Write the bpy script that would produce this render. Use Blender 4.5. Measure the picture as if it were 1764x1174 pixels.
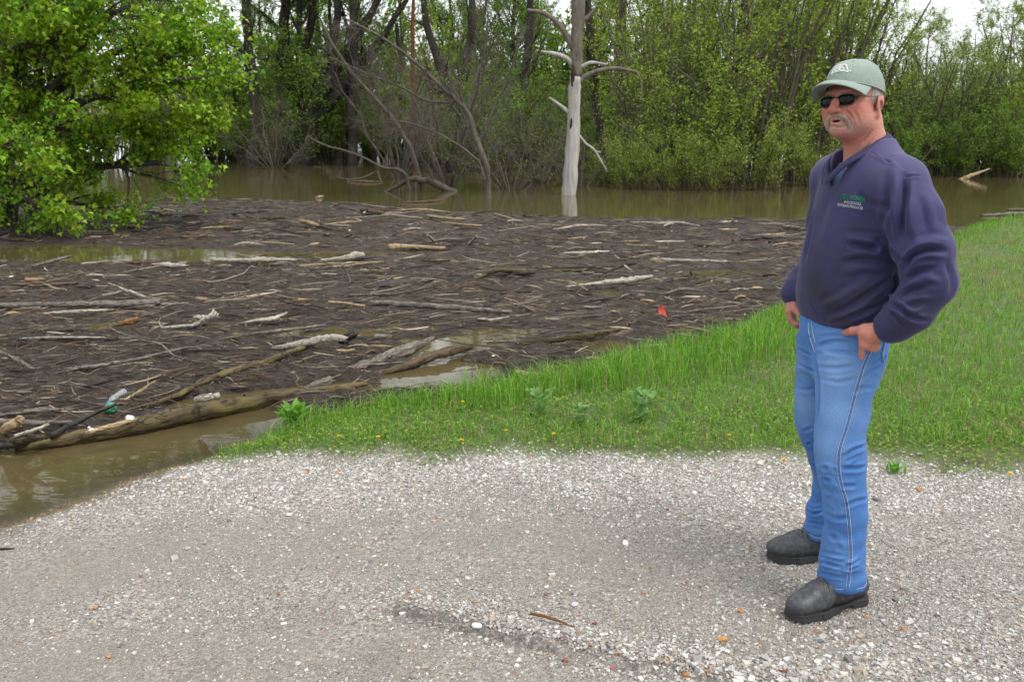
import bpy, math, random
import numpy as np
from mathutils import Vector, Matrix
from mathutils.bvhtree import BVHTree

for o in list(bpy.data.objects):
    bpy.data.objects.remove(o)
scene = bpy.context.scene
coll = scene.collection

# ------------------------------------------------------------------ camera
CAM_H = 1.6
F_PX, CX, CY = 1500.0, 882.0, 587.0
PITCH = math.atan((CY - 232) / F_PX)
cam_data = bpy.data.cameras.new('camera')
cam_data.sensor_width = 36.0
cam_data.lens = F_PX / 1764 * 36.0
cam_data.clip_start = 0.05
cam_data.clip_end = 2000
cam_data.dof.use_dof = True
cam_data.dof.focus_distance = 2.95
cam_data.dof.aperture_fstop = 9.0
cam = bpy.data.objects.new('camera', cam_data)
coll.objects.link(cam)
cam.location = (0, 0, CAM_H)
cam.rotation_euler = (math.pi / 2 - PITCH, 0, 0)
scene.camera = cam

# ------------------------------------------------------------------ sky and sun
SUN_EL, SUN_AZ = math.radians(64), math.radians(130)     # azimuth measured clockwise from +Y
world = bpy.data.worlds.new('World')
scene.world = world
world.use_nodes = True
wn, wl = world.node_tree.nodes, world.node_tree.links
wn.clear()
w_out = wn.new('ShaderNodeOutputWorld')
w_bg = wn.new('ShaderNodeBackground')
w_bg.inputs['Strength'].default_value = 0.088
w_sky = wn.new('ShaderNodeTexSky')
w_sky.sky_type = 'NISHITA'
w_sky.sun_disc = False
w_sky.sun_elevation = SUN_EL
w_sky.sun_rotation = SUN_AZ
w_sky.air_density = 1.0
w_sky.dust_density = 2.0
w_tc = wn.new('ShaderNodeTexCoord')
w_map = wn.new('ShaderNodeMapping')
w_map.inputs['Scale'].default_value = (1, 1, 2.6)
w_noise = wn.new('ShaderNodeTexNoise')
w_noise.inputs['Scale'].default_value = 2.2
w_noise.inputs['Detail'].default_value = 6
w_ramp = wn.new('ShaderNodeValToRGB')
w_ramp.color_ramp.elements[0].position = 0.25
w_ramp.color_ramp.elements[0].color = (0.72, 0.72, 0.72, 1)
w_ramp.color_ramp.elements[1].position = 0.7
w_ramp.color_ramp.elements[1].color = (1, 1, 1, 1)
w_mix = wn.new('ShaderNodeMix')
w_mix.data_type = 'RGBA'
w_mix.inputs['B'].default_value = (8.6, 8.8, 9.1, 1)
wl.new(w_tc.outputs['Generated'], w_map.inputs['Vector'])
wl.new(w_map.outputs['Vector'], w_noise.inputs['Vector'])
wl.new(w_noise.outputs['Fac'], w_ramp.inputs['Fac'])
wl.new(w_ramp.outputs['Color'], w_mix.inputs['Factor'])
wl.new(w_sky.outputs['Color'], w_mix.inputs['A'])
wl.new(w_mix.outputs['Result'], w_bg.inputs['Color'])
wl.new(w_bg.outputs['Background'], w_out.inputs['Surface'])

sun_data = bpy.data.lights.new('sun', 'SUN')
sun_data.energy = 1.5
sun_data.angle = math.radians(28)
sun_data.color = (1.0, 0.96, 0.9)
sun = bpy.data.objects.new('sun', sun_data)
coll.objects.link(sun)
sd = Vector((math.sin(SUN_AZ) * math.cos(SUN_EL), math.cos(SUN_AZ) * math.cos(SUN_EL), math.sin(SUN_EL)))
sun.rotation_euler = sd.to_track_quat('Z', 'Y').to_euler()

scene.render.engine = 'CYCLES'
scene.view_settings.view_transform = 'Standard'
scene.view_settings.look = 'None'
scene.view_settings.gamma = 1.0
scene.view_settings.exposure = 0.98
scene.cycles.max_bounces = 5
scene.cycles.diffuse_bounces = 3
scene.cycles.glossy_bounces = 3
scene.cycles.transparent_max_bounces = 8

# ------------------------------------------------------------------ helpers
WATER_Z = -0.15
CP, SP = math.cos(PITCH), math.sin(PITCH)


def ray(px, py):
    x, y = (px - CX) / F_PX, -(py - CY) / F_PX
    return x, CP + y * SP, -SP + y * CP


def gp(px, py, z=WATER_Z):
    """place on the level z that photograph pixel (px, py) looks at"""
    r = ray(px, py)
    t = (z - CAM_H) / r[2]
    return np.array((r[0] * t, r[1] * t, z))


def at(px, py, Y):
    r = ray(px, py)
    t = Y / r[1]
    return np.array((r[0] * t, Y, CAM_H + r[2] * t))


def smooth(a, b, x):
    t = np.clip((x - a) / (b - a), 0, 1)
    return t * t * (3 - 2 * t)


def _hash(i, j, k, seed):
    h = (i * 374761393 + j * 668265263 + k * 2147483647 + seed * 974634541).astype(np.int64) & 0xffffffff
    h = ((h ^ (h >> 13)) * 1274126177) & 0xffffffff
    h = (h ^ (h >> 16)) & 0xffffff
    return h.astype(np.float32) / 0xffffff


def vnoise(x, y, z=None, seed=0):
    """smooth value noise in -1..1"""
    x = np.asarray(x, dtype=np.float64)
    y = np.asarray(y, dtype=np.float64)
    z = np.zeros_like(x) if z is None else np.asarray(z, dtype=np.float64)
    xi, yi, zi = np.floor(x), np.floor(y), np.floor(z)
    u, v, w = x - xi, y - yi, z - zi
    u, v, w = u * u * (3 - 2 * u), v * v * (3 - 2 * v), w * w * (3 - 2 * w)
    xi, yi, zi = xi.astype(np.int64), yi.astype(np.int64), zi.astype(np.int64)
    r = 0
    for a in (0, 1):
        for b in (0, 1):
            for c in (0, 1):
                wt = (u if a else 1 - u) * (v if b else 1 - v) * (w if c else 1 - w)
                r = r + wt * _hash(xi + a, yi + b, zi + c, seed)
    return (r * 2 - 1)


def fbm(x, y, z=None, seed=0, octaves=4):
    s, a, t = 0, 1.0, 0.0
    for o in range(octaves):
        f = 2.0 ** o
        s = s + a * vnoise(np.asarray(x) * f, np.asarray(y) * f, None if z is None else np.asarray(z) * f, seed + o * 17)
        t += a
        a *= 0.5
    return s / t


def mesh_np(name, V, F, mats=None, attrs=None, shade_smooth=False, midx=None):
    """V (n,3); F an (m,3|4) array or a list of such arrays"""
    Fs = [f for f in (F if isinstance(F, (list, tuple)) else [F]) if len(f)]
    me = bpy.data.meshes.new(name)
    V = np.ascontiguousarray(V, dtype=np.float32)
    me.vertices.add(len(V))
    me.vertices.foreach_set('co', V.ravel())
    loops = np.concatenate([np.asarray(f, dtype=np.int32).ravel() for f in Fs])
    sizes = np.concatenate([np.full(len(f), f.shape[1], dtype=np.int32) for f in Fs])
    starts = np.concatenate([[0], np.cumsum(sizes)[:-1]]).astype(np.int32)
    me.loops.add(len(loops))
    me.loops.foreach_set('vertex_index', loops)
    me.polygons.add(len(sizes))
    me.polygons.foreach_set('loop_start', starts)
    me.polygons.foreach_set('use_smooth', np.full(len(sizes), shade_smooth, dtype=bool))
    if midx is not None:
        me.polygons.foreach_set('material_index', np.asarray(midx, dtype=np.int32))
    me.update(calc_edges=True)
    for k, a in (attrs or {}).items():
        a = np.asarray(a, dtype=np.float32)
        if a.ndim == 1:
            at_ = me.attributes.new(k, 'FLOAT', 'POINT')
            at_.data.foreach_set('value', a)
        else:
            if a.shape[1] == 3:
                a = np.concatenate([a, np.ones((len(a), 1), np.float32)], 1)
            at_ = me.attributes.new(k, 'FLOAT_COLOR', 'POINT')
            at_.data.foreach_set('color', a.ravel())
    for m in (mats if isinstance(mats, (list, tuple)) else [mats]):
        if m is not None:
            me.materials.append(m)
    return me


def link(name, me, parent=None, loc=None):
    o = bpy.data.objects.new(name, me)
    coll.objects.link(o)
    if parent is not None:
        o.parent = parent
    if loc is not None:
        o.location = loc
    return o


def tag(o, label=None, cat=None, group=None, kind=None):
    for k, v in (('label', label), ('category', cat), ('group', group), ('kind', kind)):
        if v:
            o[k] = v
    return o


def thing(name, label, cat, loc=(0, 0, 0), group=None):
    o = link(name, None, loc=tuple(float(a) for a in loc))
    return tag(o, label, cat, group)


def norm(a):
    return a / np.maximum(np.linalg.norm(a, axis=-1, keepdims=True), 1e-9)


def tubes(P, R, sides=5, col=None, twist=0.0, flat=1.0):
    """batch of tapering tubes. P (m,n,3) centre lines, R (m,n) radii -> V, F, colours"""
    P = np.asarray(P, dtype=np.float64)
    R = np.asarray(R, dtype=np.float64)
    m, n, _ = P.shape
    T = norm(np.gradient(P, axis=1)) if n > 2 else norm(np.repeat(P[:, 1:2] - P[:, 0:1], 2, 1))
    main = norm(P[:, -1] - P[:, 0])
    ref = np.where((np.abs(main[:, 2:3]) > 0.8), np.array([[1.0, 0.13, 0]]), np.array([[0, 0.1, 1.0]]))[:, None, :]
    B = norm(np.cross(T, ref))
    N = np.cross(B, T)
    a = np.linspace(0, 2 * np.pi, sides, endpoint=False) + twist
    V = P[:, :, None, :] + R[:, :, None, None] * (np.cos(a)[:, None] * B[:, :, None, :] + flat * np.sin(a)[:, None] * N[:, :, None, :])
    V = V.reshape(-1, 3)
    i = np.arange(n - 1)[:, None]
    j = np.arange(sides)[None, :]
    q = np.stack([i * sides + j, i * sides + (j + 1) % sides, (i + 1) * sides + (j + 1) % sides, (i + 1) * sides + j], -1).reshape(-1, 4)
    Fq = (np.arange(m)[:, None, None] * (n * sides) + q[None]).reshape(-1, 4)
    C = None if col is None else np.repeat(np.asarray(col), n * sides, axis=0)
    return V, Fq, C


def cap_ends(m, n, sides):
    """triangle fans over both ends of tubes()"""
    k = np.arange(1, sides - 1)
    a = np.stack([np.zeros_like(k), k + 1, k], -1)
    b = a[:, ::-1] + (n - 1) * sides
    return (np.arange(m)[:, None, None] * (n * sides) + np.concatenate([a, b])[None]).reshape(-1, 3)


def polyline(pts, n):
    """smooth resample of a polyline (Catmull-Rom)"""
    p = np.asarray(pts, dtype=np.float64)
    if len(p) == 2:
        t = np.linspace(0, 1, n)[:, None]
        return p[0] * (1 - t) + p[1] * t
    e = np.concatenate([[2 * p[0] - p[1]], p, [2 * p[-1] - p[-2]]])
    out = []
    for t in np.linspace(0, len(p) - 1 - 1e-6, n):
        i = int(t)
        f = t - i
        a, b, c, d = e[i], e[i + 1], e[i + 2], e[i + 3]
        out.append(0.5 * (2 * b + (c - a) * f + (2 * a - 5 * b + 4 * c - d) * f * f + (3 * b - a - 3 * c + d) * f ** 3))
    return np.array(out)


def join(parts):
    """[(V,F,C), ...] -> V, [F3, F4], C"""
    Vs, F3, F4, Cs, off = [], [], [], [], 0
    for V, F, C in parts:
        for f in (F if isinstance(F, (list, tuple)) else [F]):
            if len(f):
                (F3 if f.shape[1] == 3 else F4).append(f + off)
        Vs.append(V)
        if C is not None:
            Cs.append(C)
        off += len(V)
    Fs = [np.concatenate(f) for f in (F3, F4) if f]
    return np.concatenate(Vs), Fs, (np.concatenate(Cs) if Cs else None)


class NT:
    """small node-tree writer"""
    def __init__(self, name):
        self.m = bpy.data.materials.new(name)
        self.m.use_nodes = True
        self.n, self.l = self.m.node_tree.nodes, self.m.node_tree.links
        self.b = self.n['Principled BSDF']
        self.out = self.n['Material Output']

    def node(self, t, _props=None, **inp):
        nd = self.n.new('ShaderNode' + t)
        for k, v in (_props or {}).items():
            setattr(nd, k, v)
        for k, v in inp.items():
            self.set(nd, k, v)
        return nd

    def set(self, nd, k, v):
        key = {'_': ' '}.get(k, k.replace('_', ' '))
        s = nd.inputs[int(key[1:])] if key[0] == 'i' and key[1:].isdigit() else nd.inputs[key]
        if hasattr(v, 'is_output') or isinstance(v, bpy.types.NodeSocket):
            self.l.new(v, s)
        else:
            s.default_value = v
        return nd

    def p(self, **kw):
        for k, v in kw.items():
            self.set(self.b, k, v)

    def attr(self, name):
        return self.node('Attribute', {'attribute_name': name})

    def pos(self):
        return self.node('NewGeometry').outputs['Position']

    def obj(self):
        return self.node('TexCoord').outputs['Object']

    def noise(self, vec, scale, detail=4, rough=0.55, dist=0.0):
        return self.node('TexNoise', None, Vector=vec, Scale=scale, Detail=detail, Roughness=rough, Distortion=dist).outputs['Fac']

    def ramp(self, fac, stops):
        r = self.node('ValToRGB', None, Fac=fac)
        e = r.color_ramp.elements
        while len(e) < len(stops):
            e.new(0.5)
        for el, (p_, c) in zip(e, stops):
            el.position = p_
            el.color = (c, c, c, 1) if isinstance(c, (int, float)) else (*c, 1)
        return r.outputs['Color']

    def mix(self, fac, a, b, blend='MIX'):
        nd = self.n.new('ShaderNodeMix')
        nd.data_type = 'RGBA'
        nd.blend_type = blend
        for s, v in ((nd.inputs[0], fac), (nd.inputs[6], a), (nd.inputs[7], b)):
            if isinstance(v, bpy.types.NodeSocket):
                self.l.new(v, s)
            else:
                s.default_value = (*v, 1) if isinstance(v, tuple) and len(v) == 3 else v
        return nd.outputs[2]

    def math(self, op, a, b=0.0):
        nd = self.n.new('ShaderNodeMath')
        nd.operation = op
        for s, v in ((nd.inputs[0], a), (nd.inputs[1], b)):
            if isinstance(v, bpy.types.NodeSocket):
                self.l.new(v, s)
            else:
                s.default_value = v
        return nd.outputs[0]

    def scale(self, vec, s):
        return self.node('Mapping', None, Vector=vec, Scale=s).outputs['Vector']

    def bump(self, height, strength=0.3, dist=0.01, normal=None):
        nd = self.node('Bump', None, Height=height, Strength=strength, Distance=dist)
        if normal is not None:
            self.l.new(normal, nd.inputs['Normal'])
        return nd.outputs['Normal']


# ------------------------------------------------------------------ materials of the setting
def mat_ground():
    t = NT('gravel_and_soil')
    pos = t.pos()
    v1 = t.node('TexVoronoi', {'feature': 'F1'}, Vector=pos, Scale=95.0, Randomness=1.0)
    v2 = t.node('TexVoronoi', {'feature': 'F1'}, Vector=pos, Scale=190.0, Randomness=1.0)
    chips = t.ramp(t.node('SeparateColor', None, Color=v1.outputs['Color']).outputs[0],
                   [(0, (.085, .076, .062)), (.3, (.2, .184, .157)), (.62, (.33, .31, .275)), (.85, (.47, .455, .42)), (.96, (.34, .2, .11)), (1, (.6, .59, .57))])
    fine = t.ramp(t.node('SeparateColor', None, Color=v2.outputs['Color']).outputs[1],
                  [(0, (.085, .074, .058)), (.5, (.22, .2, .168)), (1, (.42, .4, .362))])
    big = t.noise(pos, 0.9, 4, .6)
    road = t.mix(t.ramp(t.noise(pos, 3.0, 4), [(.38, 0.0), (.62, 1.0)]), fine, chips)
    # compacted brownish fines in the wheel track, dark damp fines in patches
    dust = t.mix(t.noise(pos, 60, 3), (.275, .248, .208), (.195, .172, .142))
    road = t.mix(t.math('MULTIPLY', t.attr('track').outputs['Fac'], t.ramp(big, [(.3, .35), (.7, .75)])), road, dust)
    dark = t.mix(t.noise(pos, 120, 2), (.028, .025, .022), (.1, .09, .078))
    dm = t.math('MULTIPLY', t.attr('dark').outputs['Fac'], t.ramp(t.noise(pos, 32, 5, .75), [(.44, 0.0), (.5, 1.0)]))
    road = t.mix(dm, road, dark)
    soil = t.mix(t.noise(pos, 22, 5), (.045, .05, .018), (.13, .11, .06))
    soil = t.mix(t.ramp(t.noise(pos, 5, 5), [(.35, .1), (.6, .85)]), soil, (.09, .145, .028))
    col = t.mix(t.attr('grass').outputs['Fac'], road, soil)
    wet = t.attr('wet').outputs['Fac']
    col = t.mix(wet, col, t.mix(.62, col, (.055, .042, .024)))
    t.p(Base_Color=col, Roughness=t.math('SUBTRACT', .92, t.math('MULTIPLY', wet, .55)))
    h = t.math('ADD', t.math('MULTIPLY', v1.outputs['Distance'], -1.0), t.math('MULTIPLY', v2.outputs['Distance'], -.5))
    t.p(Normal=t.bump(h, 1.0, .009))
    return t.m


def mat_water():
    t = NT('muddy_flood_water')
    pos = t.pos()
    murk = t.mix(t.noise(pos, .35, 4, .6), (.066, .052, .021), (.088, .068, .03))
    murk = t.mix(t.ramp(t.noise(pos, 2.2, 5, .6), [(.35, 0.0), (.75, .5)]), murk, (.12, .095, .048))
    t.p(Base_Color=murk, Roughness=.03, IOR=1.42)
    rip = t.noise(t.scale(pos, (1.0, 2.2, 1)), 2.6, 3, .5)
    t.p(Normal=t.bump(rip, .09, .03))
    t.p(Alpha=t.attr('murk').outputs['Fac'])
    return t.m


def mat_mat():
    t = NT('wet_driftwood_mud')
    pos = t.pos()
    st = t.scale(pos, (1.0, 2.2, 1))
    fib = t.noise(st, 13, 9, .72, .6)
    fib2 = t.noise(t.scale(pos, (1.2, 3.6, 1)), 55, 6, .7, .5)
    col = t.ramp(fib, [(.3, (.006, .0043, .003)), (.45, (.026, .019, .0135)), (.58, (.068, .052, .039)), (.75, (.155, .122, .092))])
    col = t.mix(t.ramp(fib2, [(.5, 0.0), (.72, .75)]), col, (.19, .155, .12))
    col = t.mix(t.ramp(t.noise(pos, .8, 4, .6), [(.42, 0.0), (.62, .65)]), col, (.074, .06, .049))
    col = t.mix(t.ramp(t.noise(t.scale(pos, (1, 2.0, 1)), 2.3, 3), [(.58, 0.0), (.72, .3)]), col, (.09, .06, .033))
    t.p(Base_Color=col, Roughness=t.ramp(t.noise(pos, 1.6, 6, .65), [(.36, .42), (.55, .95)]))
    t.b.inputs['Specular IOR Level'].default_value = .3
    h = t.math('ADD', fib, t.math('MULTIPLY', fib2, .6))
    t.p(Normal=t.bump(h, 1.0, .04))
    return t.m


def mat_attr(name, rough=.8, noise_scale=0, bump=0.0, spec=.35, stretch=(1, 1, 1), var=.35):
    """colour carried by each piece, with a little grain"""
    t = NT(name)
    c = t.attr('col').outputs['Color']
    if noise_scale:
        f = t.noise(t.scale(t.obj(), stretch), noise_scale, 5, .6)
        c = t.mix(1.0, c, t.ramp(f, [(.25, 1 - var), (.75, 1 + var)]), 'MULTIPLY')
        if bump:
            t.p(Normal=t.bump(f, bump, .01))
    t.p(Base_Color=c, Roughness=rough)
    t.b.inputs['Specular IOR Level'].default_value = spec
    return t.m


def mat_leaf(name, trans=.34, rough=.5):
    t = NT(name)
    c = t.attr('col').outputs['Color']
    t.p(Base_Color=c, Roughness=rough)
    t.b.inputs['Specular IOR Level'].default_value = .3
    tr = t.node('BsdfTranslucent', None, Color=t.mix(1.0, c, (1.25, 1.3, .55), 'MULTIPLY'))
    mx = t.node('MixShader', None, Fac=trans)
    t.l.new(t.b.outputs[0], mx.inputs[1])
    t.l.new(tr.outputs[0], mx.inputs[2])
    t.l.new(mx.outputs[0], t.out.inputs['Surface'])
    return t.m


M_GROUND = mat_ground()
M_WATER = mat_water()
M_MAT = mat_mat()
M_STONE = mat_attr('crushed_stone', .85, 180, .3, var=.22)
M_LITTER = mat_attr('driftwood_litter', .75, 60, .4, stretch=(1, 3, 1))
M_LEAF = mat_leaf('spring_leaf')
M_GRASS = mat_leaf('grass_blade', .35, .55)


def mat_bark(name, dark, light, scale=9, lichen=None, rough=.9, bump=.8, stretch=(1, 1, .22), coord=None, crack=0.0):
    t = NT(name)
    o = t.attr(coord).outputs['Vector'] if coord else t.obj()
    s = t.scale(o, stretch)
    f = t.noise(s, scale, 8, .7, .4)
    g = t.noise(s, scale * 4.5, 4, .6)
    c = t.ramp(t.math('ADD', t.math('MULTIPLY', f, .7), t.math('MULTIPLY', g, .3)), [(.33, dark), (.66, light)])
    if crack:
        cr = t.ramp(t.noise(t.scale(o, (.3, 1, 1)), scale * 2.2, 3, .5, .8), [(.455, 1.0), (.485, 0.0), (.515, 0.0), (.545, 1.0)])
        c = t.mix(t.math('MULTIPLY', t.math('SUBTRACT', 1.0, cr), crack), c, tuple(x * .35 for x in dark))
    if lichen:
        c = t.mix(t.ramp(t.noise(o, scale * .35, 4), [(.52, 0.0), (.66, .75)]), c, lichen)
    t.p(Base_Color=c, Roughness=rough, Normal=t.bump(t.math('ADD', f, t.math('MULTIPLY', g, .4)), bump, .03))
    t.b.inputs['Specular IOR Level'].default_value = .25
    return t.m


# ------------------------------------------------------------------ terrain
SHORE = np.array([(-30, -22), (-7, -2.6), (-4.2, 1.2), (-2.34, 3.67), (-1.9, 4.25), (-1.5, 4.8), (-1.42, 5.1), (-1.08, 5.36), (-.7, 5.58),
                  (-.3, 5.82), (.35, 6.25), (1.15, 6.9), (2.0, 7.7), (2.6, 8.5), (4.4, 11.0), (6.4, 13.6), (9.05, 17.0), (12, 19.8),
                  (20, 26.0), (60, 50), (400, 240)])
LAND = np.concatenate([SHORE, [(400, -400), (-30, -400)]])


def poly_sd(poly, x, y, closed_from=0):
    """signed distance, positive inside; distance to the first closed_from edges only when given"""
    x, y = np.asarray(x, float), np.asarray(y, float)
    n = len(poly)
    ins = np.zeros(x.shape, bool)
    d = np.full(x.shape, 1e9)
    for i in range(n):
        ax, ay = poly[i]
        bx, by = poly[(i + 1) % n]
        if not closed_from or i < closed_from:
            ex, ey = bx - ax, by - ay
            t = np.clip(((x - ax) * ex + (y - ay) * ey) / (ex * ex + ey * ey + 1e-12), 0, 1)
            d = np.minimum(d, np.hypot(x - ax - t * ex, y - ay - t * ey))
        c = (ay > y) != (by > y)
        with np.errstate(divide='ignore', invalid='ignore'):
            xi = (bx - ax) * (y - ay) / (by - ay + 1e-12) + ax
        ins ^= c & (x < xi)
    return np.where(ins, d, -d)


def shore_d(x, y):
    return poly_sd(LAND, x, y, len(SHORE) - 1) + .07 * vnoise(np.asarray(x) * 2.1, np.asarray(y) * 2.1, seed=3) + .03 * vnoise(np.asarray(x) * 7, np.asarray(y) * 7, seed=4)


# line between gravel and grass, from the water at the left to beyond the right edge
GE = np.array([gp(*p, 0)[:2] for p in ((300, 745), (440, 765), (620, 772), (800, 770), (1000, 778), (1200, 784), (1400, 790), (1600, 800), (1764, 815))])
GE = np.concatenate([GE, [(9, 3.2), (40, 0)]])


def grass_side(x, y):
    """metres beyond the gravel edge (positive on the grass)"""
    e = np.interp(x, GE[:, 0], GE[:, 1])
    return np.asarray(y) - e + .1 * vnoise(np.asarray(x) * 2.6, np.asarray(y) * 2.6, seed=8) + .06 * vnoise(np.asarray(x) * 9, np.asarray(y) * 9, seed=9)


BERM = np.array([gp(*p, 0)[:2] for p in ((690, 1030), (820, 1062), (960, 1095), (1080, 1125), (1250, 1155), (1400, 1172))])


def seg_d(poly, x, y):
    d = np.full(np.shape(x), 1e9)
    for (ax, ay), (bx, by) in zip(poly[:-1], poly[1:]):
        ex, ey = bx - ax, by - ay
        t = np.clip(((x - ax) * ex + (y - ay) * ey) / (ex * ex + ey * ey + 1e-12), 0, 1)
        d = np.minimum(d, np.hypot(x - ax - t * ex, y - ay - t * ey))
    return d


def ground_z(x, y):
    x, y = np.asarray(x, float), np.asarray(y, float)
    d = shore_d(x, y)
    g = smooth(-.2, .3, grass_side(x, y))
    up = .15 * (1 - np.exp(-np.maximum(d, 0) / (.95 - .45 * g)))
    z = WATER_Z + np.where(d > 0, up, -.3 * (1 - np.exp(np.minimum(d, 0) / 1.6)))
    near = np.clip(1 - np.hypot(x - 1.1, y - 2.87) / .6, 0, 1)
    z = z + (.012 * vnoise(x * .9, y * .9, seed=5) + .006 * vnoise(x * 4, y * 4, seed=6)) * np.where(d > 0, 1, .5) * (1 - near)
    z = z + .014 * np.exp(-(seg_d(BERM, x, y) / .1) ** 2) - .022 * np.exp(-(seg_d(BERM + np.array([-.01, -.05]), x, y) / .035) ** 2)
    return np.where(near > 0, z * (1 - near) + near * -.003, z)


def axis(lo, hi, step, far):
    return np.concatenate([[-f for f in far[::-1] if -f < lo], np.arange(lo, hi, step), [f for f in far if f > hi]])


gx = axis(-7, 13, .075, (16, 22, 32, 60, 120, 250, 500))
gy = axis(1.2, 21, .08, (24, 30, 40, 60, 120, 250, 500))
gy = np.unique(np.round(np.concatenate([gy[(gy < 1.9) | (gy > 3.4)], np.arange(1.9, 3.42, .025)]), 4))
GX, GY = np.meshgrid(gx, gy)
GZ = ground_z(GX, GY)
TV = np.stack([GX, GY, GZ], -1).reshape(-1, 3)
nx, ny = len(gx), len(gy)
ii, jj = np.meshgrid(np.arange(nx - 1), np.arange(ny - 1))
TF = np.stack([jj * nx + ii, jj * nx + ii + 1, (jj + 1) * nx + ii + 1, (jj + 1) * nx + ii], -1).reshape(-1, 4)
fx, fy = TV[TF].mean(1)[:, 0], TV[TF].mean(1)[:, 1]
f_land = shore_d(fx, fy) > -.15
f_grass = grass_side(fx, fy) > 0
a_grass = smooth(-.08, .12, grass_side(TV[:, 0], TV[:, 1]) + .12 * fbm(TV[:, 0] * 6, TV[:, 1] * 6, seed=11))
a_wet = 1 - smooth(.0, .045, TV[:, 2] - WATER_Z + .012 * vnoise(TV[:, 0] * 5, TV[:, 1] * 5, seed=12))
# wheel track that runs from the lower right to the left
TRACK = np.array([gp(*p, 0)[:2] for p in ((-200, 1010), (300, 930), (700, 930), (1000, 950), (1250, 1040), (1500, 1174))])
a_track = np.clip(1.1 - seg_d(TRACK, TV[:, 0], TV[:, 1]) / .5, 0, 1)
TRACK2 = np.array([gp(*p, 0)[:2] for p in ((-200, 1150), (250, 1120), (600, 1130), (900, 1190), (1200, 1260))])
a_track = np.maximum(a_track, np.clip(1.15 - seg_d(TRACK2, TV[:, 0], TV[:, 1]) / .42, 0, 1))


def dark_mask(x, y):
    b = seg_d(BERM + np.array([-.01, -.045]), x, y)
    n = fbm(x * 7, y * 7, seed=14)
    a = smooth(-.35, .1, n + .1) * np.exp(-(b / .045) ** 2)
    p = np.array([gp(*q, 0)[:2] for q in ((300, 1130), (430, 1110), (560, 1100), (640, 1130))])
    c = smooth(-.05, .4, fbm(x * 5, y * 5, seed=15)) * np.exp(-(seg_d(p, x, y) / .16) ** 2)
    return np.clip(np.maximum(a * .8, c * .22), 0, 1)


a_dark = dark_mask(TV[:, 0], TV[:, 1])
used = lambda mask: (lambda F: (np.unique(F), F))(TF[mask])
for nm, mask in (('gravel_road', f_land & ~f_grass), ('grass_bank', f_land & f_grass), ('riverbed', ~f_land)):
    idx, Fm = used(mask)
    remap = np.zeros(len(TV), np.int32)
    remap[idx] = np.arange(len(idx))
    o = link(nm, mesh_np(nm, TV[idx], remap[Fm], M_GROUND, dict(grass=a_grass[idx], wet=a_wet[idx], track=a_track[idx], dark=a_dark[idx]), True))
    tag(o, kind='structure')

# ------------------------------------------------------------------ flood water
wx = axis(-7, 13, .12, (18, 30, 60, 150, 500))
wy = axis(1.2, 21, .12, (26, 40, 80, 200, 500))
WX, WY = np.meshgrid(wx, wy)
depth = WATER_Z - ground_z(WX, WY)
WV = np.stack([WX, WY, np.full_like(WX, WATER_Z)], -1).reshape(-1, 3)
ii, jj = np.meshgrid(np.arange(len(wx) - 1), np.arange(len(wy) - 1))
WF = np.stack([jj * len(wx) + ii, jj * len(wx) + ii + 1, (jj + 1) * len(wx) + ii + 1, (jj + 1) * len(wx) + ii], -1).reshape(-1, 4)
o = link('flood_water', mesh_np('flood_water', WV, WF, M_WATER, dict(murk=1 - np.exp(-np.maximum(depth.ravel(), 0) / .035)), True))
tag(o, kind='structure')

# ------------------------------------------------------------------ raft of driftwood and mud
g2 = lambda *p: [tuple(gp(*q)[:2]) for q in p]
RAFT = np.array([(-20, 27)] + g2((40, 352), (180, 346), (340, 345), (470, 349), (640, 358), (900, 373), (1150, 377), (1390, 379), (1560, 388)) + [(9.6, 16.0), (6.5, 12.0), (3.6, 8.4), (1.9, 6.8), (.6, 5.9), (-.2, 5.6)]
                + g2((660, 706), (580, 716), (510, 712), (450, 700), (330, 718), (200, 745), (110, 768), (20, 785)) + [(-4.6, 4.6), (-9, 5.5), (-20, 9)])
PUDDLES = [  # centre pixel, half width and half depth in metres, turn
    ((190, 441), 4.1, .95, .0), ((40, 436), 3.0, 1.1, .0), ((330, 446), 1.0, .45, 0), ((590, 437), 1.1, .4, .05), ((700, 436), 1.0, .25, .0), ((505, 372), .9, .4, .1),
    ((752, 602), .5, .5, .5), ((757, 645), .55, .45, .5), ((705, 664), .35, .2, .6), ((600, 676), .3, .1, .45), ((430, 683), .75, .16, .42), ((545, 668), .4, .12, .4),
    ((1045, 598), .3, .3, 0), ((945, 590), .3, .15, .1), ((790, 585), .6, .16, .1), ((870, 573), .45, .14, .0), ((690, 566), .5, .1, .2),
    ((1240, 470), .8, .25, .1)]


def raft_z(x, y):
    x, y = np.asarray(x, float), np.asarray(y, float)
    d = poly_sd(RAFT, x, y) + .16 * fbm(x * 1.3, y * 1.3, seed=21) + .05 * vnoise(x * 5, y * 6, seed=22)
    z = -.12 + .155 * smooth(-.25, .3, d)
    z = z + .05 * fbm(x * .6, y * .9, seed=23) + .045 * fbm(x * 2.6, y * 4.2, seed=24) + .022 * vnoise(x * 8, y * 11, seed=26)
    z = z + .16 * np.exp(-((x + 6.5) / 3.5) ** 2 - ((y - 21.5) / 1.8) ** 2)
    for (px, py), a, b, turn in PUDDLES:
        c = gp(px, py)
        dx, dy = x - c[0], y - c[1]
        u = (dx * math.cos(turn) + dy * math.sin(turn)) / a
        v = (-dx * math.sin(turn) + dy * math.cos(turn)) / b
        q = np.hypot(u, v) + .3 * fbm(x * 1.8 / max(b, .3), y * 2.5 / max(b, .3), seed=25)
        z = np.minimum(z, -.06 + .15 * smooth(.55, 1.25, q))
    return WATER_Z + z


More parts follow.
